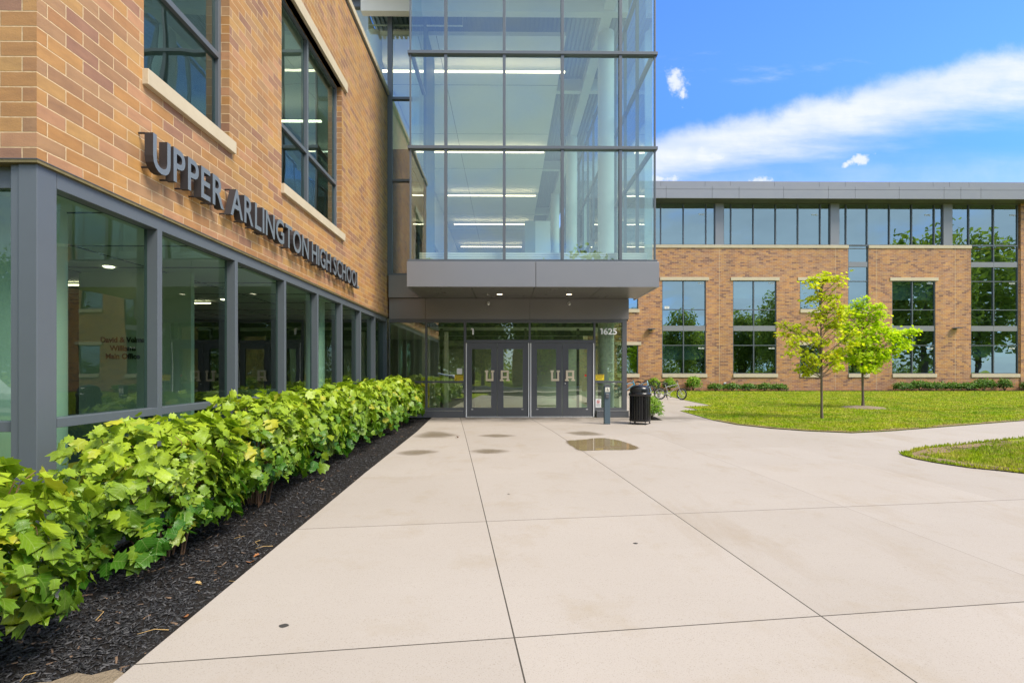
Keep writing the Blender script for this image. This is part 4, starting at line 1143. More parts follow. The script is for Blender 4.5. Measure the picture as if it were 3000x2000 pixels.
HY = [(-2.84,2.52,.47,.52,.80,860,False,'large leaved hydrangea bush cut by the left edge of the photo'),
      (-2.84,4.26,.42,.82,.86,1300,False,'hydrangea bush in front of the grey corner post and first tall pane'),
      (-2.84,5.75,.42,.84,.96,1400,False,'third hydrangea bush from the near end, with a ragged raised top'),
      (-2.85,7.25,.43,.84,.99,1450,True,'fourth hydrangea bush from the near end of the hedge'),
      (-2.85,8.75,.45,.84,1.01,1400,True,'fifth hydrangea bush, halfway along the mulch bed'),
      (-2.84,10.2,.46,.84,1.03,1400,True,'sixth hydrangea bush, third from the entrance end'),
      (-2.82,11.6,.48,.84,1.05,1400,True,'seventh hydrangea bush, next to the last one by the entrance'),
      (-2.75,12.9,.52,.80,1.07,1400,True,'last hydrangea bush at the entrance end, against the sidelight glass')]
for cx, cy, a, b, top, n, lo, lb in HY:
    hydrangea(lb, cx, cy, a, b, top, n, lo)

def small_shrub(name, label, cx, cy, z0, a, b, h, n, mat, size, base, group, up=.5):
    root = thing(name, label, 'shrub', (cx, cy, z0), group)
    d = rand_dirs(n, -.5); n = len(d)
    nz = np.array([mnoise.noise(Vector((x*2+cx, y*2+cy*2, z*2))) for x, y, z in d])
    rr = np.clip(1 + .32*nz, .6, 1.35)*RNG.uniform(.55, 1.05, n)
    pos = np.array((cx, cy, z0+h*.5)) + d*rr[:, None]*np.array((a, b, h*.52))
    keep = pos[:, 2] > z0+.01
    if name != 'juniper': keep &= pos[:, 1] < YF - .04
    pos = pos[keep]; d = d[keep]; n = len(pos)
    fwd = d + RNG.normal(0, .45, (n, 3)) + np.array((0, 0, up)); nrm = RNG.normal(0, .6, (n, 3)) + d*.6 + np.array((0, 0, .5))
    s, f, m = frames(fwd, nrm)
    bv, bf, bu = base
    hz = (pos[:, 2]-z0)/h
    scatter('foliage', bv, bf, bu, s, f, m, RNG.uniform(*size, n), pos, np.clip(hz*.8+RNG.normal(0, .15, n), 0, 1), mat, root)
    st = MB()
    for k in range(5):
        th = k*1.26; st.tube([(cx,cy,z0-.03),(cx+a*.5*math.cos(th),cy+b*.5*math.sin(th),z0+h*.6)], [.02,.008], 5)
    st.build('stem', M['bark'], root)
YS = 32.45
yew = [(9.35,.36,.82,'upright yew shrub behind the silver bicycle, touching the rack'),(10.35,.40,.80,'tall leafy shrub right of the silver bicycle'),(11.85,.44,.90,'rounded upright shrub alone under the first window sill'),
       (13.3,.52,.44,'low clipped yew beginning the left row of dark shrubs'),(14.35,.52,.46,'second low yew of the left row'),(15.4,.52,.44,'third low yew of the left row, below the second window'),(16.45,.52,.46,'fourth low yew of the left row'),(17.35,.50,.42,'browned yew ending the left row of dark shrubs'),
       (25.3,.62,.50,'low yew beginning the right row behind the shorter maple'),(26.4,.66,.62,'taller spreading yew second in the right row'),(27.5,.58,.50,'third yew of the right row, below a window sill'),(28.5,.58,.50,'fourth yew of the right row, on the brick pier'),(29.5,.58,.50,'fifth yew of the right row'),
       (30.5,.68,.72,'large dark yew at the left end of the tall corner window'),(31.85,.38,.74,'small upright yew between gaps under the corner window'),(33.6,.60,.60,'yew with brown twigs near the right photo edge'),(34.6,.6,.62,'rightmost yew cut by the photo edge')]
for x, a, h, lb in yew:
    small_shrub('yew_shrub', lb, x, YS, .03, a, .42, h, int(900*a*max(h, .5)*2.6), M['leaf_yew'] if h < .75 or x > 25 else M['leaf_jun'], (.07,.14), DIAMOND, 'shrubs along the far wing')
small_shrub('juniper', 'feathery green juniper between the trash can and the tower corner', 3.92, 13.85, .0, .25, .36, .58, 1300, M['leaf_jun'], (.06,.15), NEEDLE, None, .15)
sheet('tree_well', [(3.45,13.4),(4.10,13.45),(4.2,14.6),(3.45,14.6)], .006, M['mulch'], False)

def maple(label, x0, y0, trunk, clusters, nleaf, mat, rad, size):
    root = thing('maple_tree', label, 'tree', (x0, y0, 0))
    tb = MB(); tb.tube([(x0+a, y0+b, z) for a, b, z, r in trunk], [r for *_, r in trunk], 10)
    def trunk_at(z):
        for p, q in zip(trunk, trunk[1:]):
            if z <= q[2]:
                t = max(0, (z-p[2])/(q[2]-p[2])); return (x0+p[0]+(q[0]-p[0])*t, y0+p[1]+(q[1]-p[1])*t, p[2]+(q[2]-p[2])*t)
        return (x0+trunk[-1][0], y0+trunk[-1][1], trunk[-1][2])
    lb = MB(); P = []; CEN = []
    for dx, z in clusters:
        dy = random.uniform(-1, 1)*(.22+.42*min(1, abs(dx)))*.9
        c = Vector((x0+dx, y0+dy, z))
        rad_ = math.hypot(dx, dy)
        a = Vector(trunk_at(max(trunk[2][2]*.8, z - .30*rad_ - .25*rad_**.5 - random.uniform(.05, .2))))
        mid = a.lerp(c, .5) + Vector((0, 0, -.05*rad_ + random.uniform(-.03, .03)))
        lb.tube([a, mid, c], [.011, .008, .004], 5)
        for k in range(5):
            e = c + Vector((random.gauss(0, rad*.8), random.gauss(0, rad*.8), random.gauss(.0, rad*.5)))
            lb.tube([mid.lerp(c, random.uniform(.3, 1)), e], [.004, .002], 4)
        n = int(nleaf*random.uniform(.7, 1.25))
        q = RNG.normal(0, 1, (n, 3))*np.array((rad, rad, rad*.55))
        P.append(np.array(c)+q); CEN += [np.array(c)]*n
    tb.build('trunk', M['bark'], root, smooth=True); lb.build('limb', M['bark'], root)
    P = np.concatenate(P); CEN = np.array(CEN); n = len(P)
    out = unit(P - np.array((x0, y0, 2.2)))
    fwd = out*.6 + RNG.normal(0, .6, (n, 3)) + np.array((0, 0, -.45)); nrm = np.array((0, 0, 1.0)) + RNG.normal(0, .45, (n, 3)) + out*.25
    s, f, m = frames(fwd, nrm)
    bv, bf, bu = MAPLE
    scatter('crown', bv, bf, bu, s, f, m, RNG.uniform(*size, n), P, np.clip(RNG.normal(.5, .25, n), 0, 1), mat, root)
c1 = [(675,118),(690,130),(640,95),(740,75),(540,200),(600,180),(590,130),(800,110),(790,180),(770,95),(640,240),(560,310),(625,290),(690,285),(820,300),(770,300),(760,370),(800,400),(600,450),(640,400),(830,440),(720,430),
      (360,550),(400,580),(560,530),(500,560),(640,490),(690,500),(800,520),(860,470),(760,560),(310,640),(350,690),(450,590),(480,650),(620,640),(560,700),(830,580),(780,640),(290,830),(320,720),(350,770),(480,820),(440,700),(640,740),(740,720),(850,700),(890,640),(880,800),
      (640,860),(700,850),(560,950),(520,880),(460,970),(600,930),(550,1010),(800,930),(760,870),(770,980),(870,900),(840,830),(600,980),(930,740),(900,560)]
c1 = [((x-676)/359, (1465-y)/359) for x, y in c1]
maple('taller sparse young maple on the lawn, its leaves flecked with orange', 8.455, 13.66, [(0,0,-.02,.045),(-.005,0,.25,.032),(-.01,.0,1.4,.026),(-.02,.01,2.3,.018),(-.02,.0,3.1,.011),(0,0,3.75,.004)], c1, 33, M['leaf_maple'], .092, (.065,.12))
c2 = [(1070,315),(1040,350),(1060,380),(1110,370),(1150,400),(1180,390),(1250,440),(1220,470),(1060,430),(1000,470),(960,430),(1120,490),(1060,520),(1270,540),(1180,540),(1220,590),(1030,560),(930,480),(900,560),(880,420),(960,600),(1000,640),(1070,640),(1130,610),(1240,640),(1290,600),
      (1330,660),(1380,640),(1420,630),(1470,625),(1520,620),(1450,670),(1350,700),(1490,760),(1430,720),(1410,750),(1380,830),(1440,800),(1290,720),(1320,780),(1200,700),(1150,680),(1100,740),(1030,720),(970,700),(930,640),(900,700),(1260,800),(1220,830),(1180,780),(1110,810),(1080,850),(1030,800),(970,800),(940,880),(920,800),(1000,870),
      (1200,880),(1160,920),(1130,880),(1050,910),(1210,925),(1100,950),(1050,975),(1110,980),(980,900),(1270,860),(1330,850)]
c2 = [((x-1070)/278, (1360-y)/278) for x, y in c2]
maple('shorter bushy bright green maple standing farther back on the lawn', 12.31, 17.58, [(0,0,-.02,.06),(.0,0,.3,.042),(-.02,.0,1.3,.034),(.01,.01,2.2,.022),(.02,0,3.0,.014),(0,0,3.75,.005)], c2, 66, M['leaf_maple2'], .122, (.07,.125))
o = thing('mulch_ring', 'pale worn mulch ring around the farther maple trunk', 'mulch', (12.31,17.58,0))
mm = MB(); mm.lathe([(.75,.0),(.62,.05),(.3,.085),(0,.10)], (12.31,17.58,.0), 30)
for i, v in enumerate(mm.v):
    k = 1+.14*mnoise.noise(Vector((v[0]*3, v[1]*3, 0))); mm.v[i] = (12.31+(v[0]-12.31)*k, 17.58+(v[1]-17.58)*k, v[2])
mm.build('mound', M['dirt'], o, smooth=True)

# litter on the mulch: dry leaves and a flat stone
def dry_leaf(label, x, y, ang, sc, mat, z=None):
    o = thing('dry_leaf', label, 'leaf', (x, y, (bedz(x, y)+.02) if z is None else z), 'dry leaves on the ground', ang)
    v, f, _ = HYD_LO
    m_ = MB(); v = v*np.array((sc, sc, sc*1.6)); m_.add(v, f)
    me = m_.build('blade', mat); me.parent = o
    return o
M['dry'] = plain('dry_leaf', (.33,.13,.045), .8, 0, .4, 30); M['dry_pale'] = plain('pale_dry_leaf', (.45,.29,.11), .8, 0, .3, 30)
dry_leaf('brown curled leaf on the mulch close to the paving edge', -2.02, 4.05, .4, .075, M['dry'])
dry_leaf('orange brown leaf on the mulch below the third bush', -2.03, 4.22, 2.2, .055, M['dry'])
dry_leaf('rust coloured leaf lying on the mulch by the pavement', -2.0, 3.22, 1.2, .05, M['dry'])
dry_leaf('pale tan leaf upright on the mulch under the second bush', -2.25, 3.72, 5.0, .05, M['dry_pale'])
dry_leaf('small orange leaf fallen near the bottom left dirt', -2.72, 2.72, 3.0, .035, M['dry'])
dry_leaf('brown leaf on the paving before the doors', -.96, 10.1, .2, .07, M['dry'], .012)
o = thing('flat_stone', 'flat pale stone lying on the mulch at the foot of the corner post', 'stone', (-3.1, 3.5, bedz(-3.1, 3.5)))
m_ = MB(); m_.lathe([(0,-.02),(.13,-.01),(.145,.012),(.12,.028),(0,.032)], (-3.1,3.5,bedz(-3.1,3.5)+.02), 14)
for i, v in enumerate(m_.v): m_.v[i] = (-3.1+(v[0]+3.1)*1.3, 3.5+(v[1]-3.5)*.75+.05*mnoise.noise(Vector((v[0]*7, v[1]*7, 2))), v[2]-.012)
m_.build('slab', M['field_stone'], o, smooth=True)
# pruned twigs lying about
tw = MB()
for k in range(7):
    x = random.uniform(-2.6, -1.98); y = random.uniform(2.6, 5.4); th = random.uniform(0, 6.28); l = random.uniform(.06, .2)
    z = bedz(x, y)+.018
    tw.tube([(x,y,z),(x+math.cos(th)*l*.5,y+math.sin(th)*l*.5,z+.012),(x+math.cos(th+.4)*l,y+math.sin(th+.4)*l,z+random.uniform(-.005,.04))], [.0025,.002,.001], 5)
tw.build('twig_litter', M['dry_pale'])['kind'] = 'stuff'

# trees and a house beyond the street, seen only mirrored in the glass
P = []; tr = MB()
spots = [(random.uniform(-75, 75), random.uniform(-52, -31), random.uniform(8, 15)) for _ in range(46)] + [(x, -33, 13) for x in (-24,-16,-9,-3,4,10,18,26,34)] + [(66,-14,23),(80,-20,24),(50,-26,15)]
for x, y, h in spots:
    tr.tube([(x,y,-.6),(x,y,h*.6)], [h*.022,h*.01], 7)
    n = 6500 if y > -36 else 4500
    d = rand_dirs(n, -1); nz = np.array([mnoise.noise(Vector((a*1.8+x, b*1.8+y, c*1.8))) for a, b, c in d])
    P.append(np.column_stack([np.array((x, y, h*.56)) + d*(RNG.uniform(.45, 1, n)*(1+.45*nz))[:, None]*np.array((h*.30, h*.30, h*.46)), np.full(n, h)]))
for k in range(90):
    x = -100+k*2.25; d = rand_dirs(420, -1); hh = random.uniform(3, 6)
    P.append(np.column_stack([np.array((x, -55+random.uniform(-2, 2), hh*.4-.6)) + d*RNG.uniform(.4, 1, len(d))[:, None]*np.array((2.2, 1.5, hh*.55)), np.full(len(d), 13)]))
P = np.concatenate(P); n = len(P)
s, f, m = frames(RNG.normal(size=(n, 3)), RNG.normal(size=(n, 3)) + np.array((0, 0, .8)))
wood = scatter('treeline', *LEAFQ, s, f, m, P[:, 3]*RNG.uniform(.045, .085, n), P[:, :3], RNG.random(n), M['leaf_wood'], None, 'stuff') if 'LEAFQ' in globals() else scatter('treeline', [(-.5,0,0),(.5,.1,.15),(.4,1,0),(-.4,.9,.15)], [(0,1,2),(0,2,3)], None, s, f, m, P[:, 3]*RNG.uniform(.013, .030, n), P[:, :3], RNG.random(n), M['leaf_wood'], None, 'stuff')
tr.build('tree_trunks', M['bark'])['kind'] = 'stuff'
# ------------------------------------------------------------------ trash can
cx, cy = 3.27, 12.55
t_ = thing('trash_can', 'black slatted metal trash can with domed lid beside the entrance', 'trash can', (cx, cy, 0))
def arc(r0, r1, a0, a1, z0, z1, m_, n=3):
    for k in range(n):
        p, q = a0+(a1-a0)*k/n, a0+(a1-a0)*(k+1)/n
        P = [(cx+r*math.cos(a), cy+r*math.sin(a)) for r, a in ((r0,p),(r0,q),(r1,q),(r1,p))]
        m_.prism(P, (0,0,z0), (1,0,0), (0,1,0), (0,0,z1-z0))
b_ = MB()
N = 26
for k in range(N):
    a0 = 2*math.pi*k/N
    arc(.235, .252, a0, a0+2*math.pi/N*.66, .12, .70, b_, 2)
b_.build('slat', M['black'], t_)
b_ = MB(); b_.lathe([(.222,.09),(.222,.70)], (cx,cy,0), 32); b_.build('liner', M['black_matte'], t_, smooth=True)
b_ = MB(); b_.lathe([(.0,.07),(.235,.07),(.258,.08),(.258,.125),(.232,.13)], (cx,cy,0), 40); b_.build('base_ring', M['black'], t_, smooth=True)
b_ = MB(); b_.lathe([(.225,.69),(.262,.69),(.270,.70),(.278,.712),(.280,.735),(.270,.745),(.255,.75)], (cx,cy,0), 48); b_.build('rim', M['black'], t_, smooth=True)
lid = MB(); lid.lathe([(.27,.748),(.262,.765),(.245,.775),(.243,.80),(.243,.85),(.236,.875),(.215,.905),(.17,.935),(.09,.953),(.03,.957),(.03,.965),(0,.967)], (cx,cy,0), 48)
lo = lid.build('lid', M['black'], t_, smooth=True)
fl = MB(); arc(.243, .252, R(205), R(263), .785, .868, fl, 8); fl.build('flap', M['black_matte'], lo)
for k in range(4):
    a = R(45+90*k) - .55
    lg = MB(); r = .262
    lg.tube([(cx+r*math.cos(a),cy+r*math.sin(a),.69),(cx+r*math.cos(a),cy+r*math.sin(a),.02)], .011, 8)
    lg.tube([(cx+(r+.0)*math.cos(a),cy+r*math.sin(a),.0),(cx+r*math.cos(a),cy+r*math.sin(a),.022)], .024, 10)
    lg.build('leg', M['black'], t_)

# ------------------------------------------------------------------ door opener post
px, py = 2.45, 12.52
t_ = thing('opener_post', 'blue grey push button post with wheelchair plate by the doors', 'post', (px, py, 0))
b_ = MB(); b_.box(px-.072,px+.072,py-.06,py+.06,0,.925); b_.build('post', M['post'], t_, bevel=.006)
b_ = MB(); b_.box(px-.064,px+.064,py-.064,py-.0605,.01,.915); b_.build('front_cover', M['post'], t_, bevel=.001)
b_ = MB(); b_.prism([(-.08,0),(.08,0),(.08,.012),(.055,.038),(.028,.052),(-.028,.052),(-.055,.038),(-.08,.012)], (px,py-.068,.925), (1,0,0), (0,0,1), (0,.136,0)); b_.build('cap', M['frame_dark'], t_, bevel=.003)
b_ = MB(); b_.box(px-.052,px+.056,py-.069,py-.0645,.79,.902); po = b_.build('wheelchair_plate', M['cream'], t_)
s_ = MB(); y_ = py-.0705; X = px+.002
s_.tube([(X-.008,y_,.883),(X-.008,y_+.002,.883)], .008, 12)
s_.prism([(-.012,.05),(-.004,.05),(-.003,.034),(.012,.034),(.012,.028),(-.002,.027),(-.002,.02),(.016,.02),(.026,-.006),(.034,-.003),(.036,-.009),(.024,-.013),(.012,.013),(-.012,.013)], (X,y_,.823), (1,0,0), (0,0,1), (0,.0012,0))
s_.torus((X+.0,y_+.001,.828), .0225, .003, 24, 4); s_.build('wheelchair_symbol', M['ink'], po)
b_ = MB(); b_.box(px-.046,px+.038,py-.088,py-.0645,.632,.752); bo = b_.build('push_button', M['frame_dark'], t_, bevel=.012)
b_ = MB(); b_.box(px-.03,px+.022,py-.0895,py-.0885,.742,.747); b_.build('button_label', M['paper'], bo)

# ------------------------------------------------------------------ bicycles and their rack
def bicycle(label, x, y, rz, frame, rw=.27, wb=.93, lean=.10, steer=.35, stand=True):
    t_ = thing('bicycle', label, 'bicycle', (0, 0, 0), 'bicycles at the rack')
    def wheel(cxx, st):
        M_ = Matrix.Translation((cxx, 0, rw)) @ Matrix.Rotation(st, 4, 'Z')
        w_ = MB(); w_.torus((0,0,0), rw-.03, .03, 36, 8)
        h_ = MB(); h_.torus((0,0,0), rw-.062, .011, 36, 6); h_.tube([(0,-.035,0),(0,.035,0)], .018, 10)
        for k in range(20):
            a = 2*math.pi*k/20; h_.tube([(.014*math.cos(a+.5),.02*(-1)**k,.014*math.sin(a+.5)),((rw-.06)*math.cos(a),0,(rw-.06)*math.sin(a))], .0022, 4)
        for m_ in (w_, h_): m_.v = [tuple(M_ @ Vector(v)) for v in m_.v]
        wo = w_.build('tyre', M['black_matte'], t_, smooth=True); h_.build('rim', M['silver'], wo)
    rear, fr = 0.0, wb
    wheel(rear, 0); wheel(fr, steer)
    bb = (wb*.40, 0, rw+.0); st_ = (wb*.27, 0, rw+.34); hd = (wb*.83, 0, rw+.44); hd2 = (wb*.86, 0, rw+.34)
    f_ = MB()
    f_.tube([bb, st_], .017, 8); f_.tube([(wb*.28,0,rw+.30), hd], .019, 8); f_.tube([bb, hd2], .021, 8); f_.tube([hd, hd2], .022, 8)
    for s in (-.05, .05):
        f_.tube([(rear, s, rw), (bb[0], s*.5, bb[2])], .010, 6); f_.tube([(rear, s, rw), (wb*.285, s*.4, rw+.30)], .009, 6)
    f_.build('frame', M[frame], t_, smooth=True)
    k_ = MB()
    for s in (-.055, .055): k_.tube([(fr, s, rw), (wb*.885, s, rw+.27)], .014, 8)
    k_.tube([(wb*.885,-.06,rw+.27),(wb*.885,.06,rw+.27)], .018, 8); k_.tube([(wb*.885,0,rw+.27), hd2, hd, (wb*.80,0,rw+.55)], .017, 8)
    k_.build('fork', M[frame], t_, smooth=True)
    h_ = MB(); hx = wb*.80
    h_.tube([(hx-.03,-.30,rw+.60),(hx+.02,-.13,rw+.57),(hx+.03,0,rw+.55),(hx+.02,.13,rw+.57),(hx-.03,.30,rw+.60)], .012, 8); ho = h_.build('handlebar', M['black'], t_, smooth=True)
    g_ = MB()
    for s in (-1, 1): g_.tube([(hx-.032,s*.31,rw+.603),(hx-.012,s*.21,rw+.584)], .018, 8)
    g_.build('grip', M['black_matte'], ho, smooth=True)
    s_ = MB(); s_.tube([st_, (wb*.245,0,rw+.42)], .012, 8); s_.build('seat_post', M['silver'], t_)
    s_ = MB(); s_.prism([(-.13,.055),(-.11,.075),(0,.05),(.13,.018),(.14,0),(.13,-.018),(0,-.05),(-.11,-.075),(-.13,-.055)], (wb*.245,0,rw+.42), (1,0,0), (0,1,0), (0,0,.055)); s_.build('saddle', M['black_matte'], t_, bevel=.015)
    c_ = MB(); c_.torus((bb[0],-.05,bb[2]-.0), .075, .008, 24, 6); c_.tube([(bb[0],-.055,bb[2]),(bb[0],.055,bb[2])], .018, 8)
    c_.tube([(bb[0],-.06,bb[2]),(bb[0]+.10,-.065,bb[2]-.12)], .009, 6); c_.tube([(bb[0],.06,bb[2]),(bb[0]-.10,.065,bb[2]+.12)], .009, 6); co = c_.build('crank', M['silver'], t_)
    p_ = MB(); p_.box(bb[0]+.06,bb[0]+.15,-.15,-.07,bb[2]-.135,bb[2]-.11); p_.box(bb[0]-.15,bb[0]-.06,.07,.15,bb[2]+.11,bb[2]+.135); p_.build('pedal', M['black_matte'], co)
    if stand:
        k2 = MB(); k2.tube([(bb[0]-.06,-.04,bb[2]-.02),(bb[0]-.02,-.16,.01)], .010, 6); k2.build('kickstand', M['black'], t_)
    t_.location = (x, y, 0); t_.rotation_euler = (lean, 0, rz)
    return t_
bicycle('silver bicycle on its kickstand at the open end of the rack', 6.92, 23.1, -.38, 'chrome', .265, .94, .06, -.55)
bicycle('blue bicycle half hidden behind the trash can lid', 5.15, 24.3, -.12, 'sky_blue', .31, 1.03, .05, .3, False)
bicycle('pale blue bicycle with white bar in the middle of the rack', 6.35, 25.2, -1.05, 'dial', .31, 1.0, .04, .35, False)
t_ = thing('bike_rack', 'black wave shaped bike rack with looped bars by the far wall', 'bike rack', (6.9, 25.2, 0))
p0 = Vector((5.2, 27.2, 0)); p1 = Vector((7.75, 24.6, 0)); nl = 8
pts = []
for k in range(nl):
    a = p0.lerp(p1, k/nl); b = p0.lerp(p1, (k+.86)/nl)
    lp = MB(); c_ = (a+b)/2; hw = (b-a)*.5
    arcp = [a + Vector((0,0,0)), a + Vector((0,0,.58))]
    for j in range(1, 8):
        th = math.pi*(1-j/8); arcp.append(c_ + hw*math.cos(th) + Vector((0,0,.58+.19*math.sin(th))))
    arcp += [b + Vector((0,0,.58)), b + Vector((0,0,0))]
    lp.tube(arcp, .022, 8); lp.build('loop', M['black'], t_, smooth=True)
lp = MB(); lp.tube([p0+Vector((0,0,.30)), p1+Vector((0,0,.30))], .016, 8); lp.build('rail', M['black'], t_)

# ------------------------------------------------------------------ a parked car over the road, mirrored in the doors
def car(label, x, y, rz, paint):
    t_ = thing('parked_car', label, 'car', (0,0,0), 'cars mirrored in the glass')
    prof = [(-2.2,.35),(-2.25,.75),(-2.15,1.0),(-1.95,1.08),(-1.6,1.55),(-.2,1.62),(.55,1.5),(1.15,1.05),(2.0,.92),(2.25,.75),(2.25,.38)]
    b_ = MB(); b_.prism(prof, (0,-.88,0), (1,0,0), (0,0,1), (0,1.76,0)); b_.build('body', paint, t_, bevel=.09)
    g_ = MB()
    for yy in (-.905, .885): g_.prism([(-1.75,1.08),(-1.48,1.46),(-.25,1.52),(.5,1.42),(.95,1.08)], (0,yy,0), (1,0,0), (0,0,1), (0,.02,0))
    g_.build('side_glass', M['black'], t_)
    for wx in (-1.4, 1.4):
        for wy in (-.86, .86):
            w_ = MB(); w_.torus((wx,wy,.34), .24, .10, 24, 8); wo = w_.build('tyre', M['black_matte'], t_, smooth=True)
            w_ = MB(); w_.tube([(wx,wy-.09,.34),(wx,wy+.09,.34)], .19, 18); w_.build('rim', M['silver'], wo)
    for s in (-.6, .6):
        w_ = MB(); w_.box(2.2,2.27,s-.18,s+.18,.68,.8); w_.build('headlight', M['paper'], t_, bevel=.03)
    t_.location = (x, y, -.6); t_.rotation_euler = (0,0,rz)
car('white car parked across the street, mirrored in the left sidelight', -6.3, -25.6, 0, M['paper'])
car('white car mirrored in the frontal pane left of the corner post', -27.5, -19.0, .1, M['paper'])
# brick house over the street
H_ = thing('house', 'brick house across the street mirrored in the door glass', 'house', (6, -40, -.6))
b_ = MB(); b_.box(1,13,-46,-38,-.6,5.2); b_.build('wall', brick('house_brick', .3, .1, .8, .6), H_)
b_ = MB(); b_.prism([(.5,5.2),(7,8.6),(13.5,5.2)], (0,-46.4,0), (1,0,0), (0,0,1), (0,8.8,0)); b_.build('roof', M['frame_dark'], H_)
for x in (3, 6.4, 9.8):
    for z in (.6, 3.2):
        b_ = MB(); b_.box(x,x+1.2,-38.0,-37.94,z,z+1.5); wo = b_.build('window', M['paper'], H_)
        b_ = MB(); b_.box(x+.1,x+.55,-37.94,-37.93,z+.1,z+1.4); b_.box(x+.65,x+1.1,-37.94,-37.93,z+.1,z+1.4); b_.build('pane', M['black'], wo)
# ------------------------------------------------------------------ sky, sun and camera
SUN_EL, AZ = R(52), math.atan2(.72, -.50)     # behind the viewer's right shoulder
wd = bpy.data.worlds.new('World'); SC.world = wd; wd.use_nodes = True
nt = wd.node_tree; nt.nodes.clear()
class TW(T):
    def __init__(s, t): s.t = t
t = TW(nt)
sky = t.n('TexSky', sky_type='NISHITA', sun_disc=False, sun_elevation=SUN_EL, sun_rotation=AZ, altitude=200, air_density=1.0, dust_density=.25, ozone_density=2.6)
d = t.n('TexCoord').outputs['Generated']
sp = t.n('SeparateXYZ', {0: d}); dx, dy, dz = sp.outputs
fy = t.math('MAXIMUM', dy, .02)
u = t.math('DIVIDE', dx, fy); v = t.math('DIVIDE', dz, fy)
uv = t.n('CombineXYZ', {0: u, 1: v, 2: .0}).outputs[0]
front = t.math('MULTIPLY', dy, 6, clamp=True)
def sstep(x, a, b):
    nd = t.n('MapRange', {'Value': x, 'From Min': a, 'From Max': b}, interpolation_type='SMOOTHSTEP'); return nd.outputs[0]
# long diagonal band
def mapped(scale, rot=0.0, loc=(0,0,0)):
    return t.n('Mapping', {'Vector': uv, 'Scale': scale, 'Rotation': (0,0,rot), 'Location': loc}).outputs[0]
nA = t.noise(mapped((1,1,1)), 7.0, 8, .62); nB = t.noise(mapped((3.0,16.0,1), -.23), 1.0, 6, .6); nC = t.noise(mapped((1,1,1), 0, (3,1,0)), 22, 5, .6)
vc = t.math('MULTIPLY_ADD', t.math('SUBTRACT', u, .292), .235, .414)
hw = t.math('MULTIPLY_ADD', t.math('SUBTRACT', u, .292), .030, .040)
q = t.math('DIVIDE', t.math('SUBTRACT', v, vc), hw)
up_ = t.math('ADD', q, t.math('MULTIPLY', t.math('SUBTRACT', nA, .5), 1.5))
up_ = t.math('ADD', up_, t.math('MULTIPLY', t.math('SUBTRACT', nC, .5), .6))
topm = t.math('SUBTRACT', 1, sstep(up_, .30, 1.25))
lo_ = t.math('ADD', q, t.math('MULTIPLY', t.math('SUBTRACT', nB, .5), 2.4))
botm = sstep(lo_, -2.1, .10)
band = t.math('MULTIPLY', t.math('MULTIPLY', topm, botm), t.math('MULTIPLY_ADD', t.math('ADD', t.math('MULTIPLY', nB, .6), t.math('MULTIPLY', nA, .5)), 1.25, .14, clamp=True))
# fair weather puffs
def puff(px, py, rx, ry, rot=0.0):
    mp = t.n('Mapping', {'Vector': uv, 'Location': (-px, -py, 0)}).outputs[0]
    mp = t.n('Mapping', {'Vector': mp, 'Rotation': (0,0,rot), 'Scale': (1,1,1)}).outputs[0]
    mp = t.n('Mapping', {'Vector': mp, 'Scale': (1/rx, 1/ry, 0)}).outputs[0]
    ln = t.n('VectorMath', {0: mp}, operation='LENGTH').outputs['Value']
    n2 = t.noise(mapped((1,1,1), 0, (px*9, 0, 0)), 45, 6, .65)
    return t.math('SUBTRACT', 1, sstep(t.math('ADD', ln, t.math('MULTIPLY', t.math('SUBTRACT', n2, .5), 3.4)), .05, 1.2))
m = band
for a in ((.333,.566,.018,.030,-.4),(.345,.54,.006,.018,0),(.695,.414,.026,.013,-.25),(.665,.402,.010,.006,-.6),(.30,.375,.05,.014,0),(.50,.372,.030,.010,0),(.40,.425,.06,.022,.1)):
    m = t.math('MAXIMUM', m, t.math('MULTIPLY', puff(*a), .88))
# thin veils near the roofs
veil = t.math('MULTIPLY', sstep(t.math('ADD', v, t.math('MULTIPLY', t.math('SUBTRACT', nB, .5), -.10)), .46, .36), t.math('MULTIPLY_ADD', nA, .9, -.05, clamp=True))
m = t.math('MAXIMUM', m, t.math('MULTIPLY', veil, .55))
m = t.math('MAXIMUM', m, t.math('MULTIPLY', sstep(t.noise(mapped((2.2,9,1), -.2, (1,4,0)), 1.2, 6, .62), .56, .80), .42))
m = t.math('MULTIPLY', m, front)
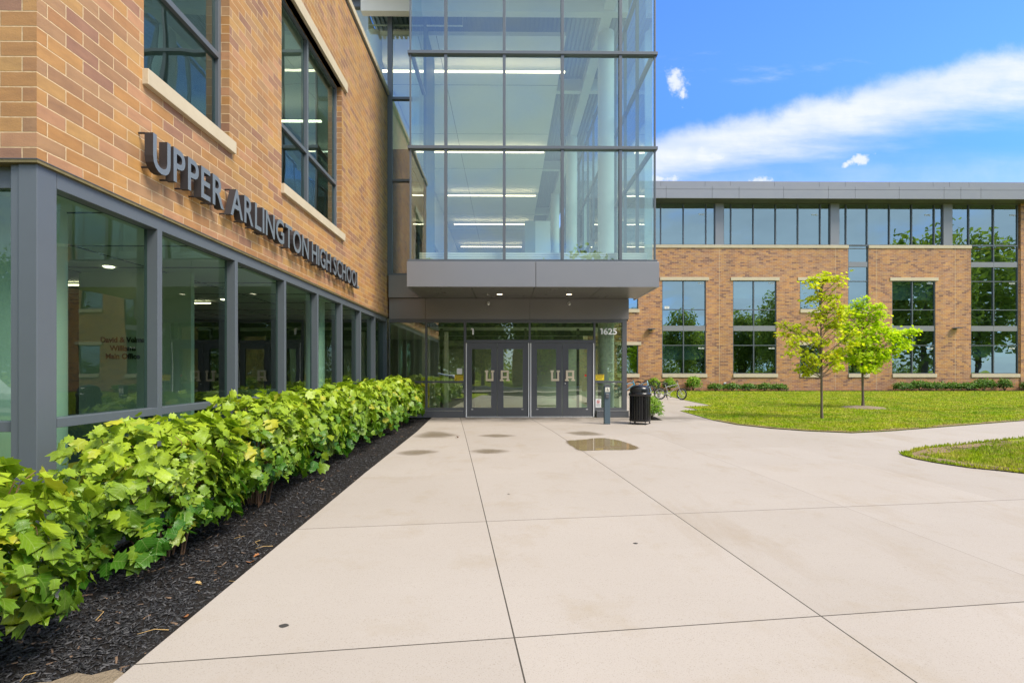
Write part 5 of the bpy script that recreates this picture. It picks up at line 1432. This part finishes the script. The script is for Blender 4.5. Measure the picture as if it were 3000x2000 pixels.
# the rest of the sky: broad soft cloud
dome = t.n('CombineXYZ', {0: t.math('DIVIDE', dx, t.math('ADD', t.math('ABSOLUTE', dz), .22)), 1: t.math('DIVIDE', dy, t.math('ADD', t.math('ABSOLUTE', dz), .22)), 2: 0}).outputs[0]
nD = t.noise(dome, 1.15, 7, .56)
rest = t.math('MULTIPLY', sstep(nD, .24, .52), t.math('SUBTRACT', 1, t.math('MULTIPLY', sstep(dy, -.05, .25), sstep(v, 1.6, 1.0))))
m = t.math('MAXIMUM', m, t.math('MULTIPLY', rest, .9), clamp=True)
shade = t.math('MULTIPLY_ADD', t.noise(dome, 2.6, 5, .6), .55, .62)
WHITE = 6.1
cl = t.mix(t.math('MULTIPLY_ADD', dy, 8, .0, clamp=True), t.n('CombineXYZ', {0: t.math('MULTIPLY', shade, WHITE*.60), 1: t.math('MULTIPLY', shade, WHITE*.70), 2: t.math('MULTIPLY', shade, WHITE*.76)}).outputs[0], t.mix(t.math('ADD', t.math('MULTIPLY', nA, .5), t.math('MULTIPLY', nB, .5)), (3.0, 3.3, 3.8), (4.1, 4.1, 4.15)))
blue = t.mix(1, sky.outputs[0], t.mix(sstep(v, .34, .64), (.40, .70, 1.38), (.52, .83, 1.38)), 'MULTIPLY')
mixed = t.mix(m, blue, cl)
bg = t.n('Background', {'Color': mixed, 'Strength': .14})
out = nt.nodes.new('ShaderNodeOutputWorld'); nt.links.new(bg.outputs[0], out.inputs[0])

sl = bpy.data.lights.new('Sun', 'SUN'); sl.energy = 3.0; sl.angle = R(30); sl.color = (1.0, .93, .82)
so = bpy.data.objects.new('Sun', sl); COL.objects.link(so)
S_ = Vector((math.sin(AZ)*math.cos(SUN_EL), math.cos(AZ)*math.cos(SUN_EL), math.sin(SUN_EL)))
so.rotation_euler = S_.to_track_quat('Z', 'Y').to_euler()

cam = bpy.data.cameras.new('Camera'); co = bpy.data.objects.new('Camera', cam); COL.objects.link(co)
cam.sensor_width = 36; cam.lens = 18.0; cam.shift_y = 85/3000; cam.clip_start = .05; cam.clip_end = 2000
co.location = (0, 0, 1.31); co.rotation_euler = (R(90), 0, -.01)
SC.camera = co
SC.view_settings.view_transform = 'Standard'; SC.view_settings.look = 'None'; SC.view_settings.gamma = 1; SC.view_settings.exposure = .95
SC.view_settings.use_curve_mapping = False
SC.render.engine = 'CYCLES'
SC.cycles.use_denoising = True
SC.cycles.max_bounces = 10; SC.cycles.transparent_max_bounces = 24; SC.cycles.glossy_bounces = 5; SC.cycles.diffuse_bounces = 4
SC.cycles.sample_clamp_indirect = 6.0; SC.cycles.caustics_reflective = False; SC.cycles.caustics_refractive = False
